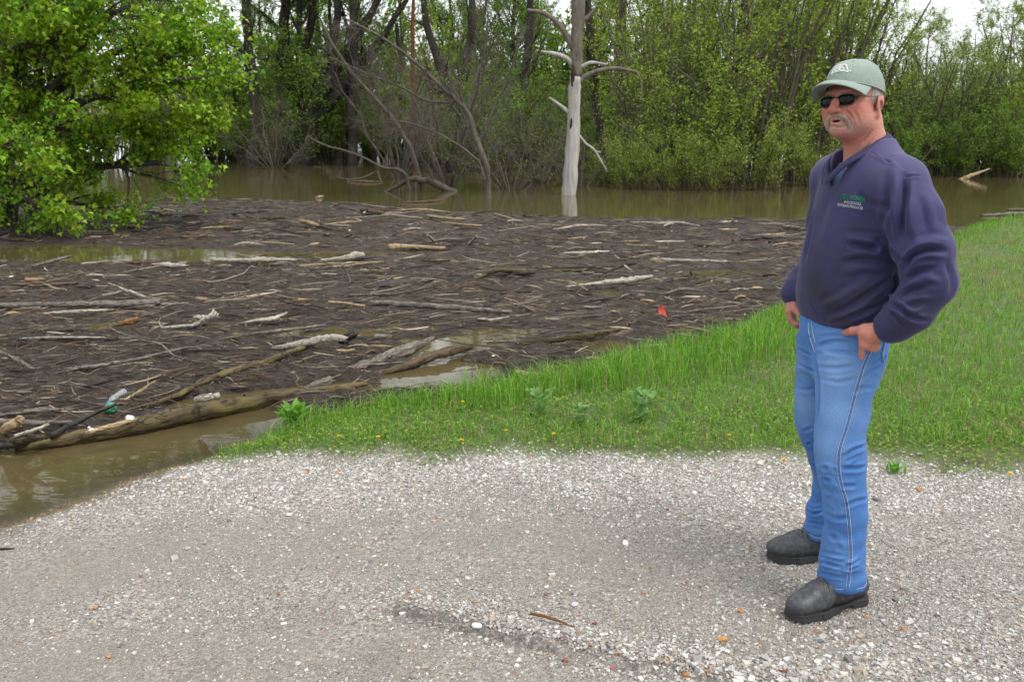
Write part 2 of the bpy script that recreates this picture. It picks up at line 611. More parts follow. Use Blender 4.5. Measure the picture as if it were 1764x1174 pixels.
rx = np.arange(-20, 10, .075)
ry = np.concatenate([np.arange(4.2, 10, .05), np.arange(10, 27.6, .09)])
RX, RY = np.meshgrid(rx, ry)
RZ = raft_z(RX, RY)
RV = np.stack([RX, RY, RZ], -1).reshape(-1, 3)
ii, jj = np.meshgrid(np.arange(len(rx) - 1), np.arange(len(ry) - 1))
n_ = len(rx)
RF = np.stack([jj * n_ + ii, jj * n_ + ii + 1, (jj + 1) * n_ + ii + 1, (jj + 1) * n_ + ii], -1).reshape(-1, 4)
fz = RV[RF][:, :, 2].max(1)
fc = RV[RF].mean(1)
RF = RF[(fz > WATER_Z - .03) & (shore_d(fc[:, 0], fc[:, 1]) < .5) & (np.abs(fc[:, 0] / fc[:, 1]) < .95)]
idx = np.unique(RF)
remap = np.zeros(len(RV), np.int32)
remap[idx] = np.arange(len(idx))
o = link('driftwood_mud', mesh_np('driftwood_mud', RV[idx], remap[RF], M_MAT, None, True))
tag(o, 'dark wet raft of mud and shredded driftwood covering the flood water', 'debris', kind='stuff')
# ------------------------------------------------------------------ loose litter on the raft (uncountable)
rng = np.random.default_rng(7)
WOODS = np.array([(.013, .009, .0065), (.026, .018, .012), (.045, .032, .022), (.08, .058, .039), (.15, .112, .075), (.25, .195, .13), (.4, .34, .26), (.14, .068, .026), (.085, .072, .06)])


def wood_cols(n, p):
    c = WOODS[rng.choice(len(WOODS), n, p=np.array(p) / np.sum(p))]
    return c * rng.uniform(.75, 1.25, (n, 1))


def on_raft(n, ymin=4.3, ymax=25):
    y = np.exp(rng.uniform(math.log(ymin), math.log(ymax), n))
    x = rng.uniform(-.72, .62, n) * y
    z = raft_z(x, y)
    k = (z > WATER_Z + .005) & (shore_d(x, y) < .05) & (poly_sd(RAFT, x, y) > -.1)
    return x[k], y[k], z[k]


def sticks(x, y, z, length, rad, tilt, yaw_sd, n=4, sides=4, bend=.06, lift=.6):
    m = len(x)
    yaw = rng.normal(.04, yaw_sd, m) + np.where(rng.random(m) < .5, np.pi, 0)
    pit = rng.normal(0, tilt, m)
    d = np.stack([np.cos(yaw) * np.cos(pit), np.sin(yaw) * np.cos(pit), np.sin(pit)], -1)
    t = np.linspace(-.5, .5, n)
    P = np.stack([x, y, z + rad * lift + np.abs(np.sin(pit)) * length * .3], -1)[:, None, :] + d[:, None, :] * (t[None, :, None] * length[:, None, None])
    side = norm(np.cross(d, np.array([0, 0, 1.0])))
    P = P + side[:, None, :] * (rng.normal(0, bend, (m, 1, 1)) * length[:, None, None] * (4 * t ** 2)[None, :, None])
    P = P + rng.normal(0, 1, P.shape) * np.array([1, 1, .5]) * (length * .015)[:, None, None]
    prof = np.interp(np.linspace(0, 1, n), [0, .15, .8, 1], [.55, 1, .8, .25])
    return P, rad[:, None] * prof[None] * rng.uniform(.75, 1.2, (m, n))


parts = []
x, y, z = on_raft(50000)                                   # shredded bark, straw and twigs
m = len(x)
P, R = sticks(x, y, z, np.exp(rng.normal(-2.3, .5, m)) * (.5 + y / 20), np.exp(rng.normal(-6.25, .4, m)) * (.5 + y / 11), .16, .75, 3, 3)
parts.append(tubes(P, R, 3, wood_cols(m, (16, 18, 16, 14, 14, 12, 6, 3, 10))))
x, y, z = on_raft(5200)                                    # longer twigs
m = len(x)
P, R = sticks(x, y, z, np.exp(rng.normal(-1.2, .45, m)) * (.5 + y / 18), np.exp(rng.normal(-5.5, .45, m)) * (.5 + y / 16), .09, .62, 4, 4, .16)
parts.append(tubes(P, R, 4, wood_cols(m, (12, 16, 18, 14, 12, 11, 8, 4, 12))))
x, y, z = on_raft(2200)                                    # bark flakes and chips
m = len(x)
P, R = sticks(x, y, z, np.exp(rng.normal(-2.6, .4, m)) * (.6 + y / 22), np.exp(rng.normal(-4.7, .35, m)) * (.6 + y / 22), .35, .9, 3, 4)
parts.append(tubes(P, R, 4, wood_cols(m, (16, 22, 22, 14, 6, 3, 1.5, 6, 8)), flat=.3))
V, F, C = join(parts)
tag(link('driftwood_litter', mesh_np('driftwood_litter', V, F, M_LITTER, dict(col=C))), 'fine twigs, straw and bark flakes strewn over the mud raft', 'litter', kind='stuff')

# ------------------------------------------------------------------ logs and branches one can point to
M_W = {
    'pale': mat_bark('bleached_wood', (.2, .17, .135), (.5, .45, .375), 14, stretch=(.16, 1, 1), coord='lc', crack=.8, bump=.5),
    'grey': mat_bark('grey_weathered_wood', (.06, .05, .042), (.25, .22, .18), 14, stretch=(.16, 1, 1), coord='lc', crack=.8, bump=.6),
    'dark': mat_bark('wet_dark_wood', (.012, .01, .008), (.06, .047, .036), 14, stretch=(.16, 1, 1), coord='lc', crack=.8, bump=.7, rough=.55),
    'brown': mat_bark('brown_soaked_wood', (.035, .024, .013), (.17, .12, .065), 12, stretch=(.16, 1, 1), coord='lc', crack=.8, bump=.7, rough=.65),
    'moss': mat_bark('mossy_soaked_wood', (.022, .016, .008), (.16, .118, .055), 11, lichen=(.14, .115, .035), stretch=(.16, 1, 1), coord='lc', crack=.8, bump=.7, rough=.7),
    'tan': mat_bark('tan_dry_wood', (.2, .14, .075), (.42, .32, .19), 14, stretch=(.16, 1, 1), coord='lc', crack=.8, bump=.4),
    'orange': mat_bark('orange_rotten_wood', (.13, .06, .02), (.32, .17, .06), 16, stretch=(.2, 1, 1), coord='lc', crack=.8, bump=.6)}


def log_mesh(name, pts, rads, mat, sides=10, n=None, gnarl=.12, seed=0, flat=1.0, splinter=.25):
    """pts in metres relative to the thing's own origin; broken, uneven ends"""
    r = np.random.default_rng(seed)
    n = n or max(8, 6 * len(pts))
    P = polyline(pts, n)
    L = np.linalg.norm(P[-1] - P[0])
    R = np.interp(np.linspace(0, 1, n), np.linspace(0, 1, len(rads)), rads)
    P[1:-1] += r.normal(0, .12, (n - 2, 3)) * R[1:-1, None]
    V, Fq, _ = tubes(P[None], R[None], sides, flat=flat)
    V = V.reshape(n, sides, 3)
    a = np.linspace(0, 2 * np.pi, sides, endpoint=False)
    # lengthwise ridges plus knots
    ridge = 1 + gnarl * np.interp(a, np.linspace(0, 2 * np.pi, 9), np.append(r.normal(0, 1, 8), 0))[None, :] * np.ones((n, 1)) + gnarl * .6 * r.normal(0, 1, (n, sides))
    V = P[:, None, :] + (V - P[:, None, :]) * ridge[..., None]
    for e, s in ((0, -1), (-1, 1)):       # ragged break: fibres run out by different amounts
        t = norm(P[e] - P[e + (1 if e == 0 else -1)])
        V[e] += t[None] * (r.random((sides, 1)) * splinter * max(R[e], .01) * 4)
    V = V.reshape(-1, 3)
    arc = np.concatenate([[0], np.cumsum(np.linalg.norm(np.diff(P, axis=0), axis=1))])
    ph = r.uniform(0, 9)
    rr_ = np.maximum(R, .012)[:, None]
    lc = np.stack([np.repeat(arc[:, None], sides, 1) + ph, rr_ * np.cos(a)[None] + ph, rr_ * np.sin(a)[None]], -1).reshape(-1, 3)
    return mesh_np(name, V, [cap_ends(1, n, sides), Fq], mat, dict(lc=lc), True)


def stick_dir(px0, py0, px1, py1, z0=.0, z1=None):
    a = gp(px0, py0, WATER_Z + z0)
    b = gp(px1, py1, WATER_Z + (z0 if z1 is None else z1))
    return a, b


def log(name, label, pix, thick, mat, lift=.04, seed=0, group=None, branches=(), cat='log', sides=10, flat=1.0, gnarl=.12):
    """pix: [(px, py, height above water)], thick: widths in photograph pixels along it"""
    pts = [gp(p[0], p[1], WATER_Z + (p[2] if len(p) > 2 else lift)) for p in pix]
    o0 = pts[0].copy()
    rads = []
    for i, w in enumerate(thick):
        k = pts[min(int(round(i * (len(pts) - 1) / max(1, len(thick) - 1))), len(pts) - 1)]
        rads.append(.5 * w * k[1] / F_PX)
    if not branches:
        ob = link(name, log_mesh(name, [p - o0 for p in pts], rads, M_W[mat], sides, seed=seed, flat=flat, gnarl=gnarl), loc=tuple(o0))
        return tag(ob, label, cat, group)
    root = thing(name, label, cat, o0, group)
    link('trunk', log_mesh('trunk', [p - o0 for p in pts], rads, M_W[mat], sides, seed=seed, flat=flat, gnarl=gnarl), root)
    for k, (bp, bt, bm) in enumerate(branches):
        bpts = [gp(p[0], p[1], WATER_Z + (p[2] if len(p) > 2 else lift)) - o0 for p in bp]
        br = [.5 * w * (bpts[0][1] + o0[1]) / F_PX for w in bt]
        link('branch', log_mesh('branch', bpts, br, M_W[bm], 7, seed=seed + k + 1), root)
    return root


log('driftwood_log', 'long brown soaked log along the water edge beside the gravel', [(28, 774, .01), (120, 757, .03), (250, 729, .05), (400, 698, .05), (520, 678, .04), (640, 660, .01)], (7, 26, 35, 29, 21, 10), 'moss', seed=1, sides=18, gnarl=.2, flat=.8)
log('driftwood_log', 'pale splintered spar lying on top of the long soaked log', [(150, 745, .14), (235, 722, .17)], (5, 10, 4), 'tan', seed=2)
log('driftwood_log', 'mossy tan log reaching toward the bleached forked branch', [(200, 712, .04), (300, 682, .05), (375, 648, .07), (440, 628, .08), (525, 598, .06)], (4, 9, 15, 15, 10), 'moss', seed=3, gnarl=.18)
log('driftwood_branch', 'bleached curved branch with a dark forked root end', [(470, 600, .06), (520, 590, .10), (570, 581, .13), (596, 584, .12)], (6, 13, 13, 11), 'pale', seed=4,
    branches=(([(590, 586, .09), (604, 573, .16), (608, 562, .2)], (14, 12, 5), 'dark'), ([(594, 585, .1), (612, 577, .16), (617, 570, .19)], (12, 9, 4), 'dark'), ([(460, 604, .04), (480, 599, .06)], (6, 12), 'dark')), cat='branch')
log('driftwood_log', 'broad grey half-sunken log between the puddles and the grass', [(528, 668, .0), (580, 647, .03), (640, 626, .04), (700, 602, .03), (745, 582, .0)], (12, 30, 36, 28, 14), 'grey', seed=5, sides=18, flat=.5, gnarl=.18)
log('driftwood_log', 'brown log lying across the bright sky-reflecting puddle', [(640, 648, .0), (700, 630, .03), (760, 609, .06), (806, 597, .05)], (12, 17, 22, 20), 'brown', seed=6, flat=.8)
log('driftwood_log', 'long pale grey log cut off square near the left edge of the photo', [(-60, 527, .07), (30, 524, .08), (130, 524, .08), (225, 522, .09), (272, 520, .1)], (8, 10, 10, 13, 14), 'grey', seed=7)
log('driftwood_stick', 'thin pale stick just below the long square-cut log', [(74, 540, .05), (130, 536, .07), (195, 533, .05)], (5, 6, 3), 'pale', seed=8, cat='stick')
log('driftwood_branch', 'small bleached forked branch standing above the mud', [(250, 512, .05), (225, 503, .1), (206, 495, .14)], (7, 7, 4), 'pale', seed=9, branches=(([(212, 500, .11), (195, 506, .07), (178, 508, .05)], (6, 5, 4), 'pale'),), cat='branch')
log('driftwood_stump', 'pale broken stub of wood pointing up to the right', [(328, 562, .05), (350, 553, .09), (370, 540, .15)], (6, 12, 14), 'pale', seed=10, cat='stump')
log('driftwood_log', 'bleached wedge of split wood with a sharp left tip', [(412, 557, .03), (450, 551, .07), (475, 548, .08), (494, 538, .13)], (3, 10, 13, 4), 'pale', seed=11, flat=.7)
log('wood_chunk', 'orange rotten chunk of wood on the dark mud', [(198, 560, .05), (220, 554, .08), (236, 550, .09)], (4, 11, 9), 'orange', seed=12, cat='wood')
log('bark_slab', 'brown slab of bark with a pale top edge near the left', [(52, 494, .06), (95, 490, .08), (130, 487, .07)], (6, 9, 9), 'brown', seed=13, cat='bark', flat=.6)
log('driftwood_log', 'dark and white log at the right tip of the green puddle', [(366, 447, .05), (420, 449, .08), (450, 447, .1), (510, 448, .06)], (6, 9, 10, 5), 'pale', seed=14)
log('wood_chunk', 'splintered pale wood at the near rim of the green puddle', [(262, 455, .06), (290, 456, .1), (322, 458, .06)], (3, 9, 5), 'pale', seed=15, cat='wood')
log('wood_chunk', 'rounded bleached chunk of wood in the wet middle of the raft', [(552, 448, .05), (590, 444, .1), (612, 440, .13), (625, 438, .1)], (3, 8, 13, 8), 'pale', seed=16, cat='wood')
log('driftwood_stick', 'long straight tan stick beside the wet middle patch', [(512, 458, .05), (580, 454, .07), (660, 451, .05)], (4, 5, 3), 'tan', seed=17, cat='stick')
log('driftwood_log', 'tan log with a dark root end in the far middle', [(672, 425, .1), (700, 424, .08), (765, 427, .06)], (11, 7, 5), 'tan', seed=18)
log('driftwood_stick', 'short bleached stub leaning left on the far raft', [(737, 405, .22), (748, 416, .06)], (4, 6), 'pale', seed=19, cat='stick')
log('driftwood_stick', 'short bleached stub leaning right on the far raft', [(821, 406, .24), (810, 419, .06)], (4, 7), 'pale', seed=20, cat='stick')
log('driftwood_log', 'dark-tipped pale log at the top of the raft below the black trunks', [(518, 381, .12), (535, 385, .13), (548, 389, .08)], (5, 9, 7), 'tan', seed=21, branches=(([(545, 388, .08), (570, 395, .06), (590, 399, .05)], (5, 4, 3), 'dark'),))
log('driftwood_log', 'long thin grey log lying level across the middle of the raft', [(640, 520, .06), (700, 524, .08), (780, 530, .08), (880, 537, .06)], (7, 9, 9, 6), 'grey', seed=22)
log('driftwood_log', 'tan branch with a raised bent end right of centre', [(815, 482, .04), (838, 473, .1), (856, 465, .16), (900, 466, .07), (1000, 466, .05)], (4, 7, 9, 7, 5), 'moss', seed=23)
log('driftwood_log', 'white driftwood log ending in a bright broken chunk', [(975, 494, .05), (1020, 489, .08), (1075, 483, .1), (1122, 476, .1)], (4, 6, 13, 6), 'pale', seed=24)
log('driftwood_log', 'very long thin white log at the right of the far raft', [(1090, 444, .05), (1150, 447, .07), (1200, 449, .07), (1256, 450, .05)], (4, 5, 5, 4), 'pale', seed=25)
log('driftwood_stick', 'pale flat stick left of the very long thin white log', [(972, 436, .06), (1010, 435, .08), (1048, 433, .06)], (4, 6, 4), 'pale', seed=26, cat='stick')
log('driftwood_log', 'yellow-brown soaked log beside the small grey puddle near the grass', [(890, 592, .02), (950, 585, .05), (1010, 578, .06), (1066, 568, .04)], (8, 13, 13, 8), 'moss', seed=27, gnarl=.2)
log('driftwood_branch', 'dark branch slanting down at the left edge of the photo', [(-12, 600, .18), (30, 620, .13), (68, 642, .06)], (6, 8, 10), 'grey', seed=28, cat='branch')
log('driftwood_log', 'long grey pole running from the dark slanting branch to the right', [(66, 643, .06), (150, 633, .08), (230, 620, .09), (315, 600, .07)], (9, 9, 7, 4), 'grey', seed=29)
log('driftwood_stick', 'curved pale vine arching over the mud', [(200, 571, .12), (240, 584, .16), (275, 592, .16), (300, 612, .1), (322, 617, .05)], (3, 3, 3, 3, 2), 'grey', seed=30, cat='stick', sides=6)
log('driftwood_stick', 'dark wet stick poking into the green ball', [(92, 750, .08), (140, 722, .1), (200, 696, .16)], (12, 10, 6), 'dark', seed=31, cat='stick')
log('driftwood_log', 'weathered grey slat beside the left photo edge above the pile', [(20, 712, .08), (70, 706, .1), (127, 704, .07)], (6, 10, 5), 'grey', seed=32, flat=.6)
log('driftwood_log', 'grey pole running behind the wood pile at the left edge', [(-30, 725, .08), (60, 728, .1), (130, 728, .07)], (11, 11, 8), 'grey', seed=33)
log('driftwood_log', 'knobbly tan chunk on the wood pile at the left edge', [(-2, 748, .08), (15, 736, .16), (34, 724, .2)], (12, 18, 16), 'tan', seed=34)
log('driftwood_log', 'dark brown log across the bottom of the wood pile', [(0, 755, .07), (40, 756, .1), (78, 753, .08)], (14, 15, 9), 'brown', seed=35)
log('driftwood_log', 'grey split wood leaning on the wood pile', [(28, 750, .12), (60, 740, .16), (82, 731, .18)], (10, 11, 7), 'pale', seed=36, flat=.6)
log('driftwood_log', 'dark soaked log below the wood pile touching the water', [(-10, 768, .04), (25, 764, .06), (50, 758, .05)], (14, 18, 10), 'dark', seed=37)
log('driftwood_stick', 'tan straight stick behind the plastic bottle', [(218, 687, .08), (243, 672, .12), (267, 657, .17)], (4, 5, 4), 'tan', seed=38, cat='stick')
log('wood_chunk', 'gnarled bleached knot of wood resting on the long soaked log', [(338, 688, .14), (355, 684, .2), (374, 681, .18)], (8, 12, 9), 'pale', seed=39, cat='wood', gnarl=.35)
log('driftwood_log', 'dark long log lying below the orange chunk', [(-20, 590, .05), (60, 582, .07), (140, 583, .07), (205, 584, .05)], (7, 9, 6, 3), 'dark', seed=40)
log('driftwood_stick', 'pale thin pole along the dark long log', [(36, 583, .1), (90, 581, .12), (180, 581, .1)], (3, 5, 3), 'pale', seed=41, cat='stick')
log('driftwood_log', 'thin grey log end above the bleached wedge', [(420, 577, .05), (480, 570, .07), (560, 560, .05)], (5, 7, 4), 'grey', seed=42)
log('driftwood_stick', 'tan bundle stick in the middle of the raft', [(568, 520, .08), (600, 523, .1), (628, 527, .07)], (5, 6, 4), 'tan', seed=43, cat='stick')
log('driftwood_stick', 'upright thin pale twig above the long grey log', [(590, 455, .3), (598, 470, .16), (604, 485, .05)], (3, 3, 3), 'pale', seed=44, cat='stick', sides=6)
log('driftwood_log', 'brown chunk of wood on the far edge of the raft', [(636, 364, .08), (655, 366, .12), (662, 369, .08)], (5, 8, 5), 'brown', seed=45)
log('driftwood_log', 'tan log on the far edge left of the dead white trunk', [(736, 371, .08), (770, 376, .1), (800, 378, .08)], (4, 6, 4), 'tan', seed=46)
log('driftwood_stick', 'long thin tan stick just below the far tan log', [(760, 383, .08), (790, 386, .1), (830, 389, .07)], (3, 4, 3), 'tan', seed=47, cat='stick')
log('driftwood_branch', 'bent grey branch crossing the white driftwood log', [(955, 482, .1), (985, 486, .14), (1012, 500, .08)], (3, 3, 3), 'tan', seed=48, cat='branch', sides=6)
log('driftwood_branch', 'dark forked branch right of centre on the raft', [(1040, 470, .06), (1075, 457, .12), (1095, 454, .16)], (4, 5, 3), 'dark', seed=49, branches=(([(1075, 457, .12), (1088, 466, .06)], (5, 4), 'pale'),), cat='branch')
log('driftwood_stick', 'floating plank at the right beside the far grass tip', [(1690, 371, .02), (1730, 369, .03), (1775, 366, .02)], (4, 6, 4), 'grey', seed=50, cat='stick')
log('driftwood_log', 'grey log afloat at the right edge below the far willows', [(1735, 361, .02), (1764, 360, .03), (1800, 358, .02)], (3, 4, 3), 'grey', seed=51)

x, y, z = on_raft(700, 4.6, 20)
for k in range(min(270, len(x))):
    w = float(np.exp(rng.normal(.85, .28)) * 2.0)        # px
    L = float(np.exp(rng.normal(3.55, .45))) * y[k] / F_PX
    yaw = rng.normal(.08, .4)
    r0 = min(.5 * w * y[k] / F_PX, .03)
    d = np.array((math.cos(yaw), math.sin(yaw), rng.normal(.03, .05)))
    kind = rng.choice(['pale', 'tan', 'grey', 'dark', 'brown'], p=[.15, .18, .27, .22, .18])
    mid = rng.normal(0, .05, 3) * L
    me = log_mesh('driftwood_stick', [np.zeros(3), d * L * .5 + mid, d * L], (r0 * .7, r0, r0 * .4), M_W[kind], 6, 6, seed=900 + k)
    o = link('driftwood_stick', me, loc=(x[k] - d[0] * L * .5, y[k] - d[1] * L * .5, z[k] + r0 * .7))
    tag(o, {'pale': 'small bleached stick among the litter on the mud raft', 'tan': 'small tan stick among the litter on the mud raft', 'grey': 'small grey stick among the litter on the mud raft',
            'dark': 'small blackened stick among the litter on the mud raft', 'brown': 'small brown stick among the litter on the mud raft'}[kind], 'stick', f'{kind} sticks scattered over the mud raft')

# ------------------------------------------------------------------ gravel
CUBE = np.array([(a, b, c) for a in (-1, 1) for b in (-1, 1) for c in (-1, 1)], float)
CUBE_F = np.array([(0, 1, 3, 2), (4, 6, 7, 5), (0, 4, 5, 1), (2, 3, 7, 6), (0, 2, 6, 4), (1, 5, 7, 3)])
STONE_C = np.array([(.54, .53, .5), (.46, .445, .415), (.37, .355, .33), (.28, .265, .243), (.33, .285, .23), (.41, .39, .355), (.36, .17, .07), (.2, .09, .06), (.16, .155, .16)])


def stone_cloud(x, y, size, cols, sink=.25):
    m = len(x)
    T = CUBE[None] * .58 + rng.normal(0, .2, (m, 8, 3))
    T = T / np.maximum(np.linalg.norm(T, axis=2, keepdims=True), .3) ** .35
    T = T * np.stack([rng.uniform(.75, 1.2, m), rng.uniform(.55, .95, m), rng.uniform(.4, .75, m)], -1)[:, None, :]
    a, b = rng.uniform(0, 2 * np.pi, m), rng.normal(0, .35, m)
    ca, sa, cb, sb = np.cos(a)[:, None], np.sin(a)[:, None], np.cos(b)[:, None], np.sin(b)[:, None]
    X, Y, Z = T[..., 0], T[..., 1], T[..., 2]
    Y, Z = Y * cb - Z * sb, Y * sb + Z * cb
    X, Y = X * ca - Y * sa, X * sa + Y * ca
    s = .5 * size[:, None]
    z = ground_z(x, y)
    V = np.stack([X * s + x[:, None], Y * s + y[:, None], Z * s + (z + size * (.28 - sink))[:, None]], -1).reshape(-1, 3)
    F = (np.arange(m)[:, None, None] * 8 + CUBE_F[None]).reshape(-1, 4)
    return V, F, np.repeat(cols, 8, axis=0)


def scatter_gravel(n, ymin=2.1, ymax=5.2):
    y = np.exp(rng.uniform(math.log(ymin), math.log(ymax), n))
    x = rng.uniform(-.68, .68, n) * y + rng.normal(0, .2, n)
    k = (ground_z(x, y) > WATER_Z - .02) & (grass_side(x, y) < rng.normal(.02, .09, n)) & (shore_d(x, y) > -.12)
    return x[k], y[k]


def white_zone(x, y):
    return smooth(-1.15, -.25, grass_side(x, y) + .25 * fbm(x * 1.5, y * 1.5, seed=31))


x, y = scatter_gravel(138000)
wz = white_zone(x, y)
trk = np.clip(1.1 - seg_d(TRACK, x, y) / .5, 0, 1)
trk = np.maximum(trk, np.clip(1.15 - seg_d(TRACK2, x, y) / .42, 0, 1))
berm = np.exp(-(seg_d(BERM, x, y) / .12) ** 2)
right = smooth(.2, 1.2, x - .25 * (y - 2.5)) * smooth(3.3, 2.3, y)
cl = fbm(x * 2.2, y * 2.2, seed=33)
keep = rng.random(len(x)) < np.clip(.42 + .5 * wz - .25 * trk * (1 - wz) + .35 * berm + .35 * right + .35 * cl - .8 * dark_mask(x, y), .05, 1)
x, y, wz, berm, right = x[keep], y[keep], wz[keep], berm[keep], right[keep]
m = len(x)
size = np.exp(rng.normal(math.log(.0088), .4, m)) * (1 + .25 * wz + .45 * berm + .6 * right * (rng.random(m) < .5))
pw = np.array((30, 24, 14, 7, 8, 12, 1.0, .5, 1.0))
pn = np.array((10, 15, 20, 20, 15, 12, 1.8, 1.2, 5))
u = rng.random(m)
cw = np.searchsorted(np.cumsum(pw / pw.sum()), u).clip(0, 8)
cn = np.searchsorted(np.cumsum(pn / pn.sum()), u).clip(0, 8)
cols = STONE_C[np.where(rng.random(m) < wz, cw, cn)] * rng.uniform(.8, 1.15, (m, 1)) * (1 + .04 * wz[:, None])
dampen = np.exp(-np.maximum(ground_z(x, y) - WATER_Z, 0) / .012)[:, None]
cols = cols * (1 - .6 * dampen * np.array([[.8, 1.0, 1.3]]))
V, F, C = stone_cloud(x, y, size, cols)
tag(link('gravel', mesh_np('gravel', V, F, M_STONE, dict(col=C))), 'loose crushed limestone gravel over the road', 'gravel', kind='stuff')
print('stones', m)

ICO = None


def big_stone(px, py, w, mat_col, label, seed):
    global ICO
    import bmesh
    bm = bmesh.new()
    bmesh.ops.create_icosphere(bm, subdivisions=2, radius=1)
    r = np.random.default_rng(seed)
    sc = (1.0, r.uniform(.7, .9), r.uniform(.5, .7))
    planes = [(norm(r.normal(0, 1, 3)), r.uniform(.6, .85)) for _ in range(9)]
    p = gp(px, py, 0.0)
    p[2] = ground_z(p[0], p[1])
    s = .5 * w * p[1] / F_PX
    for v in bm.verts:
        c = np.array(v.co)
        for nn, dd in planes:
            e = c @ nn - dd
            if e > 0:
                c = c - nn * e
        v.co = Vector(c * sc * s * 1.25)
    me = bpy.data.meshes.new('stone')
    bm.to_mesh(me)
    bm.free()
    a = me.attributes.new('col', 'FLOAT_COLOR', 'POINT')
    a.data.foreach_set('color', np.tile((*mat_col, 1.0), len(me.vertices)).astype(np.float32))
    me.materials.append(M_STONE)
    o = link('stone', me, loc=(p[0], p[1], p[2] + s * .3))
    o.rotation_euler = (0, 0, r.uniform(0, 6))
    tag(o, label, 'stone')


for k, (px, py, w, c, lab) in enumerate([
        (822, 1070, 19, (.62, .61, .57), 'largest white angular stone in the foreground gravel'),
        (1246, 1098, 18, (.42, .21, .07), 'large orange stone in the lower right gravel'),
        (1276, 1050, 12, (.4, .16, .06), 'orange-brown stone left of the near boot toe'),
        (974, 1132, 13, (.24, .09, .06), 'dark red stone below the brown twig'),
        (1055, 1142, 13, (.3, .1, .1), 'maroon stone right of the dark red one'),
        (1077, 933, 15, (.6, .59, .56), 'white stone alone in the middle of the gravel'),
        (990, 1037, 14, (.45, .45, .46), 'pale grey stone above the brown twig'),
        (1104, 1166, 13, (.55, .55, .54), 'white stone at the bottom edge near the dark crack'),
        (1252, 1120, 13, (.5, .49, .46), 'grey stone just below the large orange stone'),
        (700, 1027, 8, (.35, .15, .06), 'small rusty stone at the start of the gravel ridge'),
        (1180, 1155, 12, (.2, .1, .07), 'red-brown stone in the gravel ridge at the bottom'),
        (186, 1120, 11, (.45, .2, .08), 'orange pebble in the lower left gravel'),
        (1295, 1165, 14, (.58, .57, .55), 'white stone at the bottom edge below the near boot'),
        (162, 1030, 9, (.4, .17, .06), 'small orange pebble left of the wheel track')]):
    big_stone(px, py, w, c, lab, 60 + k)

a, b = gp(915, 1056, .008), gp(985, 1078, .006)
mid = (a + b) / 2 + np.array((.0, .004, .004))
tag(link('twig', log_mesh('twig', [np.zeros(3), mid - a, b - a], (.0045, .005, .002), mat_bark('red_brown_twig', (.1, .035, .012), (.28, .12, .045), 40, stretch=(.3, 1, 1), coord='lc'), 6, 8, seed=71), loc=tuple(a)), 'thin red-brown twig lying on the gravel', 'twig')
a, b = gp(2, 945, .008), gp(22, 944, .006)
tag(link('twig', log_mesh('twig', [np.zeros(3), b - a], (.006, .004), M_W['dark'], 6, 6, seed=72), loc=tuple(a)), 'short dark twig on the gravel at the left edge', 'twig')

# ------------------------------------------------------------------ grass
GREENS = np.array([(.095, .265, .018), (.12, .31, .022), (.165, .35, .033), (.07, .2, .017), (.22, .37, .055), (.14, .28, .028)])
STRAW = np.array([(.42, .34, .17), (.3, .24, .12), (.36, .22, .1)])


def blades(x, y, h, w, cols, lean=.5):
    m = len(x)
    z = ground_z(x, y)
    a = rng.uniform(0, 2 * np.pi, m)
    side = np.stack([np.cos(a), np.sin(a), np.zeros(m)], -1)
    b = a + np.pi / 2 + rng.normal(0, .3, m)
    ln = np.abs(rng.normal(0, lean, m)) + .08
    fwd = np.stack([np.cos(b), np.sin(b), np.zeros(m)], -1)
    base = np.stack([x, y, z - .004], -1)
    up = np.array([0, 0, 1.0])
    p1 = base + (up * .55 + fwd * (ln * .25)[:, None]) * h[:, None]
    p2 = base + (up * (1 - .3 * np.minimum(ln, 1.2))[:, None] + fwd * ln[:, None]) * h[:, None]
    s = side * (w * .5)[:, None]
    V = np.stack([base - s, base + s, p1 + s * .85, p1 - s * .85, p2], 1).reshape(-1, 3)
    o = np.arange(m)[:, None] * 5
    return V, [o + np.array([[4, 3, 2]]), o + np.array([[0, 1, 2, 3]])], np.repeat(cols, 5, axis=0)


def scatter_grass(n, ymin, ymax, lo=-.7, hi=.68):
    y = np.exp(rng.uniform(math.log(ymin), math.log(ymax), n))
    x = rng.uniform(lo, hi, n) * y
    d, g = shore_d(x, y), grass_side(x, y)
    k = (d > rng.normal(.02, .05, n)) & (g > rng.normal(.05, .1, n))
    return x[k], y[k], d[k], g[k]


def grass_cols(n, straw):
    c = GREENS[rng.integers(0, len(GREENS), n)] * rng.uniform(.75, 1.2, (n, 1))
    s = rng.random(n) < straw
    c[s] = STRAW[rng.integers(0, 3, s.sum())] * rng.uniform(.7, 1.1, (s.sum(), 1))
    return c


def tall_zone(x, y, d, g):
    """1 in the lush uncut strip along the water"""
    w = np.interp(x, [-1.5, -.5, .5, 1.5, 2.5, 4, 12], [.5, .7, .95, 1.1, 1.0, .8, .6])
    return smooth(0, .35, w - d + .2 * vnoise(x * 2, y * 2, seed=41)) * smooth(.25, .7, g)


